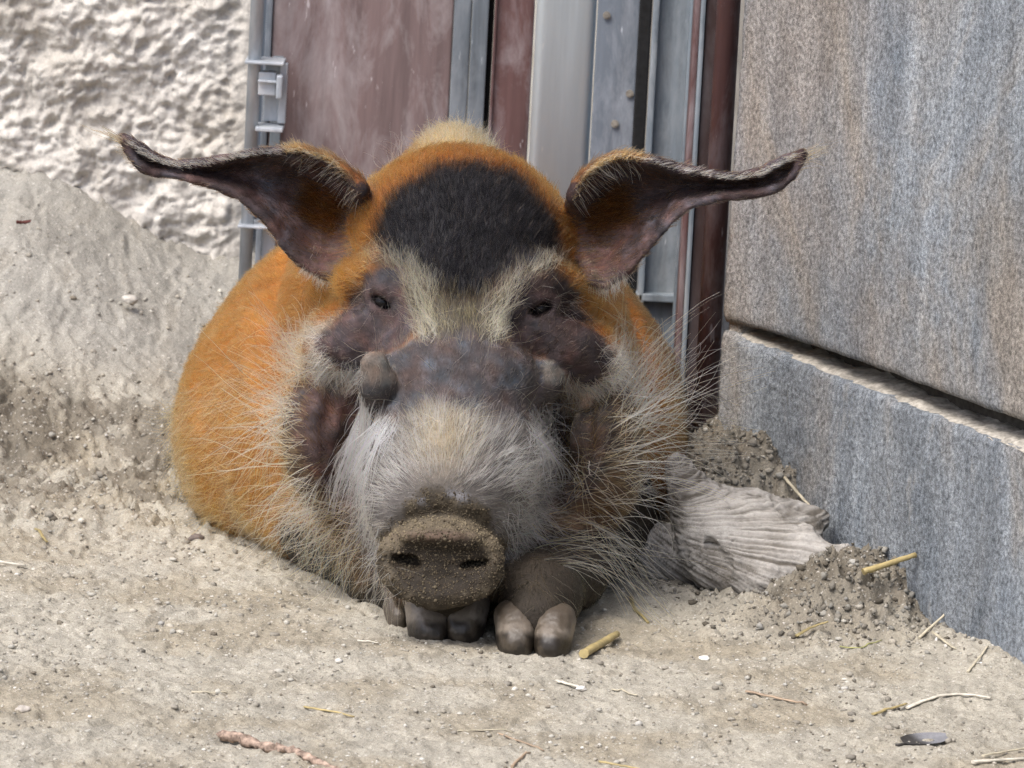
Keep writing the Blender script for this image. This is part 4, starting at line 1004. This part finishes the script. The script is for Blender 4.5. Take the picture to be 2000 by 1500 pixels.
cx = np.r_[rng.uniform(-0.62, 0.50, n // 2), rng.uniform(0.10, 0.47, n - n // 2)]; cy = np.r_[rng.uniform(-0.2, 1.15, n // 2), rng.uniform(0.05, 0.75, n - n // 2)]
rg = ground_rough(cx, cy); keep = rng.random(n) < np.clip((rg - 0.34) * 1.1, 0.012, 1)
cx, cy = cx[keep], cy[keep]; n = len(cx)
sz = 0.00115 * np.exp(0.6 * rng.normal(size=n)).clip(0.45, 3.4); sz = np.where(ground_rough(cx, cy) < 0.5, np.minimum(sz, 0.003), sz)
tag(scatter('soil_clods', cx, cy, ground_z(cx, cy) + sz * 0.15, sz, crumb_cols(n, 0.02, 0.10) * np.where((cx > 0.13) & (cy > 0.14), 0.58, 0.90)[:, None], 1, M_CRUMB, 0.9, 0.85), 'loose brown clods of soil heaped along the bank and wall', 'soil', kind='stuff')

# soil stuck on the snout
pos, nor, vi = sample(padm * (facing > 0) * (hpy < 1180), 5200)
sz = 0.00055 * np.exp(0.4 * rng.normal(size=len(pos)))
crim = rimb[vi]
cgr = np.array([(0.10, 0.08, 0.052), (0.055, 0.042, 0.028), (0.11, 0.09, 0.06)])[rng.choice(3, len(pos), p=[.45, .35, .2])]
cgr = lerp(cgr, A3(0.19, 0.155, 0.10), (crim * (rng.random(len(vi)) < 0.7))[:, None])
tag(scatter('snout_dirt', pos[:, 0], pos[:, 1], pos[:, 2], sz, cgr, 1, M_CRUMB, 0.35, 1.0, hog), kind='stuff')

# ------------------------------------------------------------------ straws, twigs and scraps
def tube(name, pts, rad, mat, seg=8, label=None, cat=None, flat=1.0, parent=None, knob=0.0, group=None):
    pts = np.array(pts, float); n = len(pts); T = np.gradient(pts, axis=0); T = unit(T)
    S = unit(np.cross(T, np.array([0.0, 0, 1]))); Nn = np.cross(S, T)
    rad = np.broadcast_to(rad, n)
    ang = np.linspace(0, 2 * math.pi, seg, endpoint=False)
    V = pts[:, None] + rad[:, None, None] * (np.cos(ang)[None, :, None] * S[:, None] + flat * np.sin(ang)[None, :, None] * Nn[:, None])
    V = V.reshape(-1, 3)
    if knob: V = V + knob * rng.normal(size=V.shape)
    i = np.arange(n * seg).reshape(n, seg)
    f = np.stack([i[:-1], np.roll(i[:-1], -1, 1), np.roll(i[1:], -1, 1), i[1:]], -1).reshape(-1, 4)
    faces = f.tolist() + [i[0][::-1].tolist(), i[-1].tolist()]
    ob = mesh_obj(name, V, faces, mat, parent)
    for p_ in ob.data.polygons: p_.use_smooth = len(p_.vertices) == 4
    if label: tag(ob, label, cat, group)
    return ob
def straw_mat(name, c): return mat_plain(name, c, 0.55, 0.4, 0.3, 90, (1, 1, 1))
SM = dict(y=straw_mat('straw_yellow', (0.38, 0.30, 0.135)), p=straw_mat('straw_pale', (0.46, 0.41, 0.30)), w=straw_mat('straw_white', (0.56, 0.52, 0.43)),
          r=straw_mat('straw_reddish', (0.34, 0.25, 0.17)), g=straw_mat('grass_green', (0.30, 0.30, 0.11)), o=straw_mat('straw_olive', (0.28, 0.225, 0.10)))
def on_ground(px, py, lift=0.0):
    p_ = PG(px, py, 0.0)
    for _ in range(14):
        z = float(ground_z(p_[0], p_[1])[0]); p_ = 0.5 * (p_ + PG(px, py, z + lift))
    return p_
def straw(pxs, rad, m, label, lift=None, flat=1.0, cat='straw', name='straw', z_end=None, n=14):
    ctrl = [on_ground(x, y, (rad * 1.1 if lift is None else lift)) for x, y in pxs]
    if z_end is not None: ctrl[-1] = P(pxs[-1][0], pxs[-1][1], z_end)
    t = np.linspace(0, len(ctrl) - 1, n); C_ = np.array(ctrl)
    pts = np.stack([np.interp(t, np.arange(len(ctrl)), C_[:, k]) for k in range(3)], 1)
    for _ in range(2): pts[1:-1] = 0.25 * pts[:-2] + 0.5 * pts[1:-1] + 0.25 * pts[2:]
    if z_end is None:
        gz = ground_z(pts[:, 0], pts[:, 1]); pts[:, 2] = np.maximum(pts[:, 2], gz + rad * 0.6)
        for _ in range(3): pts[1:-1, 2] = np.maximum(0.25 * pts[:-2, 2] + 0.5 * pts[1:-1, 2] + 0.25 * pts[2:, 2], gz[1:-1] + rad * 0.4)
    pts[1:-1] += 0.00018 * rng.normal(size=(n - 2, 3)); rad = rad * (0.85 if rad < 0.003 else 0.9)
    prof = rad * np.linspace(1.0, 0.75, n) * (1 + 0.04 * rng.normal(size=n))
    return tube(name, pts, prof, SM[m] if m in SM else m, 8, label, cat, flat)
straw([(1140, 1277), (1172, 1258), (1205, 1238)], 0.0048, 'y', 'short thick yellow straw stub beside the hoof clear of the snout', flat=0.9)
straw([(1686, 1117), (1788, 1084)], 0.0036, 'y', 'straight yellow stalk on the soil mound near the wooden root', z_end=0.235)
straw([(1795, 1246), (1868, 1180)], 0.0016, 'p', 'thin pale straw leaning up against the rendered wall', z_end=0.205)
straw([(1822, 1234), (1866, 1268)], 0.0020, 'p', 'short flat straw at the foot of the rendered wall', flat=0.5)
straw([(1772, 1382), (1838, 1358), (1890, 1355), (1936, 1363)], 0.0026, 'w', 'bent whitish straw lying on open ground below the wall', flat=0.5)
straw([(1705, 1396), (1770, 1374)], 0.0023, 'y', 'golden straw touching the end of the bent whitish straw', flat=0.5)
straw([(1457, 1350), (1515, 1362), (1576, 1377)], 0.0024, 'r', 'reddish tan straw lying alone on the bare ground', flat=0.5)
straw([(1086, 1329), (1138, 1343)], 0.0026, 'w', 'short white straw on bare ground before the hoofs, white pebble at its end', flat=0.5)
straw([(1195, 1346), (1245, 1358)], 0.0014, 'p', 'faint thin straw just past the short white straw', flat=0.5)
straw([(594, 1380), (640, 1389), (692, 1400)], 0.0016, 'y', 'slender yellow straw above the rough barked stick', flat=0.7)
straw([(374, 1351), (444, 1354)], 0.0013, 'p', 'thin pale straw on open ground between the stick and loose soil', flat=0.6)
straw([(0, 1097), (50, 1105)], 0.0030, 'w', 'whitish straw on the ground out by the loose soil bank', flat=0.5)
straw([(70, 1033), (92, 1058)], 0.0021, 'o', 'olive bit of straw on the loose soil below the bank', flat=0.6)
straw([(334, 1025), (372, 1034)], 0.0019, 'p', 'pale straw chip beside the flank of the hog', flat=0.6)
straw([(698, 1251), (740, 1256)], 0.0015, 'w', 'tiny white straw splinter before the dewclaw', flat=0.6)
straw([(1170, 1487), (1252, 1502)], 0.0018, 'y', 'yellow straw lying past the dark twig and thin reddish straw', flat=0.6)
straw([(1920, 1476), (2010, 1460)], 0.0018, 'p', 'thinner tan one of two parallel straws near the feather', flat=0.6)
straw([(1900, 1488), (2010, 1481)], 0.0028, 'w', 'thicker whitish one of two parallel straws near the feather', flat=0.6)
straw([(972, 1432), (1020, 1450), (1062, 1466)], 0.0013, 'r', 'thin reddish straw lying just beyond the dark twig', flat=0.7)
straw([(894, 1427), (950, 1427), (1002, 1431)], 0.0011, 'p', 'hair-thin pale straw just above the thin reddish one', flat=0.7)
straw([(1532, 932), (1560, 965), (1590, 998)], 0.0021, 'p', 'pale straw lying down the dark soil heap behind the root', flat=0.7)
straw([(1555, 1242), (1590, 1222), (1618, 1214)], 0.0026, 'o', 'curled tan leaf blade on the front of the soil mound', flat=0.4)
straw([(1640, 1262), (1680, 1270), (1722, 1250)], 0.0011, 'g', 'thin green grass blade below the soil mound', flat=0.6, cat='grass', name='grass_blade')
straw([(1232, 1170), (1240, 1192), (1266, 1216)], 0.0022, 'o', 'crooked olive stem in the shade beside the whiskers', flat=0.7)
straw([(1890, 1312), (1930, 1262)], 0.0015, 'p', 'wispy straw on the crumbly soil at the near wall foot', flat=0.7)
# rough barked stick
c_ = [on_ground(x, y, 0.004) for x, y in ((432, 1437), (470, 1444), (505, 1452), (560, 1466), (610, 1484), (672, 1506))]
pts = np.stack([np.interp(np.linspace(0, 5, 34), np.arange(6), np.array(c_)[:, k]) for k in range(3)], 1)
pts[:, 2] += 0.0015 * np.sin(np.arange(34) * 0.35)
tube('stick', pts, 0.0036 * (1 + 0.25 * (rng.random(34) - 0.5) + 0.35 * np.exp(-((np.arange(34) - 9) / 1.5) ** 2)) * np.linspace(1.25, 0.7, 34), mat_plain('stick_bark', (0.27, 0.20, 0.155), 0.95, 0.15, 0.85, 170), 10, 'rough barked reddish brown stick lying on the bare ground', 'stick', knob=0.0007)
# thin dark twig
straw([(1000, 1497), (1035, 1470)], 0.0016, 'r', 'short dark twig on bare ground touching no straw', cat='twig', name='twig')
# leaves, scraps
def leaf(name, px, py, L, W_, rot, mat, label, cat, curl_=0.4, lift=0.002):
    c = on_ground(px, py, lift); nu, nv = 11, 7
    u_ = np.linspace(-1, 1, nu); v_ = np.linspace(-1, 1, nv); U, V = np.meshgrid(u_, v_); U = U.ravel(); V = V.ravel()
    wd = W_ * np.sqrt(np.clip(1 - np.abs(U) ** 2.2, 0, 1)) + W_ * 0.04
    x = U * L; y = V * wd; z = curl_ * (W_ * V ** 2 + 0.6 * L * 0.4 * U ** 2) + 0.0006 * rng.normal(size=len(U))
    ca, sa = math.cos(rot), math.sin(rot)
    f = c + np.stack([x * ca - y * sa, x * sa + y * ca, z], 1)
    th = f + [0, 0, 0.0006]; o = len(f)
    gf = grid_faces(nu, nv); idx = np.arange(nu * nv).reshape(nv, nu)
    ring = np.concatenate([idx[0, :], idx[1:, -1], idx[-1, -2::-1], idx[-2:0:-1, 0]])
    side = np.stack([ring, np.roll(ring, -1), np.roll(ring, -1) + o, ring + o], 1)
    return tag(mesh_obj(name, np.r_[f, th], np.r_[gf[:, ::-1], gf + o, side], mat), label, cat)
leaf('leaf', 46, 437, 0.011, 0.004, 0.9, mat_plain('dark_red_leaf', (0.11, 0.035, 0.03), 0.6), 'small dark red dead leaf high on the soil bank', 'leaf', 0.5, 0.005)
leaf('leaf', 478, 1034, 0.013, 0.007, 0.3, mat_plain('pink_leaf', (0.55, 0.38, 0.33), 0.7), 'small pale pink leaf scrap beside the flank of the hog', 'leaf', 0.6, 0.003)
leaf('plastic_scrap', 1396, 948, 0.010, 0.0035, 2.6, mat_plain('blue_plastic', (0.22, 0.42, 0.66), 0.4, 0.5, 0.1), 'small light blue plastic scrap on the dark soil heap', 'scrap', 1.6, 0.010)
leaf('leaf', 292, 655, 0.011, 0.006, 0.2, mat_plain('grey_flake', (0.45, 0.41, 0.35), 0.9), 'pale flat flake lying on the smooth grey bank', 'flake', 0.3, 0.002)
# feather
ft = empty('feather', tuple(on_ground(1790, 1450))); tag(ft, 'dark grey feather lying flat on the ground', 'feather')
a, b = on_ground(1750, 1455, 0.002), on_ground(1850, 1442, 0.004)
tube('quill', np.linspace(a, b, 12), np.linspace(0.0012, 0.0005, 12), mat_plain('quill_dark', (0.06, 0.055, 0.05), 0.5), 6, parent=ft)
u_ = np.linspace(0, 1, 16); v_ = np.linspace(-1, 1, 9); U, V = np.meshgrid(u_, v_); U = U.ravel(); V = V.ravel()
wd = 0.013 * np.sin(math.pi * np.clip(U * 0.9 + 0.08, 0, 1)) ** 0.6; dxy = unit((b - a)[None])[0]; nrm = np.array([-dxy[1], dxy[0], 0])
fv = a + np.outer(0.15 + 0.85 * U, b - a) + np.outer(V * wd, nrm); fv[:, 2] += 0.003 * np.clip(V, 0, 1) ** 1.5 + 0.001
fcol = lerp(A3(0.04, 0.037, 0.034), A3(0.20, 0.20, 0.21), sstep(0.25, 0.6, U)[:, None])
mesh_obj('vane', fv, grid_faces(16, 9), mat_attr('feather_vane', 0.7, 300, 0.3), ft, cols=fcol)
# stones
def stone(px, py, r, col, label):
    v, f = ico(3); v = v * (1 + 0.30 * fbm(v + px, 1.0, 3))[:, None] * [1.2, 0.9, 0.65] * r
    tag(mesh_obj('stone', v + on_ground(px, py, r * 0.3), f, mat_plain('stone_%d' % px, col, 0.9, 0.2, 0.3, 250)), label, 'stone')
stone(384, 1052, 0.0065, (0.14, 0.115, 0.10), 'dark brown pebble on the ground beside the pink leaf scrap')
stone(1375, 1286, 0.0040, (0.70, 0.68, 0.62), 'small white pebble on the ground past the yellow straw stub')
stone(45, 1385, 0.0050, (0.42, 0.38, 0.33), 'grey pebble on the bare ground far from the stick')
stone(1135, 1345, 0.0038, (0.66, 0.63, 0.58), 'white pebble at the end of the short white straw')
stone(255, 585, 0.0070, (0.46, 0.43, 0.38), 'pale stone chip embedded halfway up the bank')

# ------------------------------------------------------------------ weathered root
RF = Field((0.10, 0.14, -0.03), (0.40, 0.52, 0.18), 0.0016)
for (x0, y0, Y0, r0_, x, y, Yp, r2) in ((1350, 985, 0.385, 0.020, 1594, 1014, 0.375, 0.013), (1370, 1005, 0.36, 0.026, 1580, 1036, 0.355, 0.015), (1385, 1030, 0.345, 0.030, 1630, 1078, 0.315, 0.016),
                                        (1400, 1055, 0.335, 0.032, 1666, 1110, 0.292, 0.011), (1405, 1080, 0.33, 0.032, 1610, 1124, 0.295, 0.017), (1405, 1100, 0.325, 0.028, 1500, 1130, 0.295, 0.024)):
    RF.cap([(P(x0, y0, Y0), r0_), (P(lerp(x0, x, 0.5), lerp(y0, y, 0.5) - 4, lerp(Y0, Yp, 0.5)), lerp(r0_, r2, 0.55)), (P(x, y, Yp), r2)], 0.010)
RF.cap([(P(1372, 1000, 0.37), 0.026), (P(1350, 960, 0.40), 0.019), (P(1328, 915, 0.43), 0.013)], 0.012)
RF.cap([(P(1385, 1085, 0.345), 0.030), (P(1310, 1090, 0.38), 0.030), (P(1270, 1075, 0.42), 0.026)], 0.006)
RF.ell(P(1630, 1036, 0.32), (0.018, 0.03, 0.013), 0.006, cut=True)
RF.cap([(P(1388, 1062, 0.305), 0.005), (P(1412, 1100, 0.290), 0.007), (P(1400, 1140, 0.285), 0.006)], 0.006, cut=True)
rv, rf, _ = RF.mesh(1); rn = vnormals(rv, rf)
far = P(1180, 985, 0.42); rel = rv - far; an = np.arctan2(rel[:, 2], rel[:, 0]); rr = np.linalg.norm(rel, axis=1)
grain = fbm(np.c_[an * 55 + 1.5 * perlin(rv / 0.07), rr * 6, rel[:, 1] * 40], 1.0, 4)
crack = sstep(0.80, 1.25, fbm(np.c_[an * 22 + 1.2 * perlin(rv / 0.05) + 9, rr * 5, rel[:, 1] * 25], 1.0, 2, ridged=True)) * sstep(-0.3, 0.3, fbm(rv + 2, 0.05, 2))
rv = rv + rn * (0.0013 * grain - 0.0050 * crack + 0.0010 * fbm(rv, 0.01, 3) + 0.003 * fbm(rv, 0.05, 2))[:, None]
rc = lerp(A3(0.11, 0.097, 0.080), A3(0.40, 0.378, 0.345), sstep(-0.9, 0.7, grain + 0.6 * fbm(rv, 0.05, 3))[:, None]) * (1 - 0.55 * crack)[:, None]
tag(mesh_obj('tree_root', rv, rf, mat_attr('weathered_wood', 0.9, 260, 0.5, 0.15, 0.35), cols=rc), 'weathered grey splayed root of dead wood against the rendered wall', 'root')
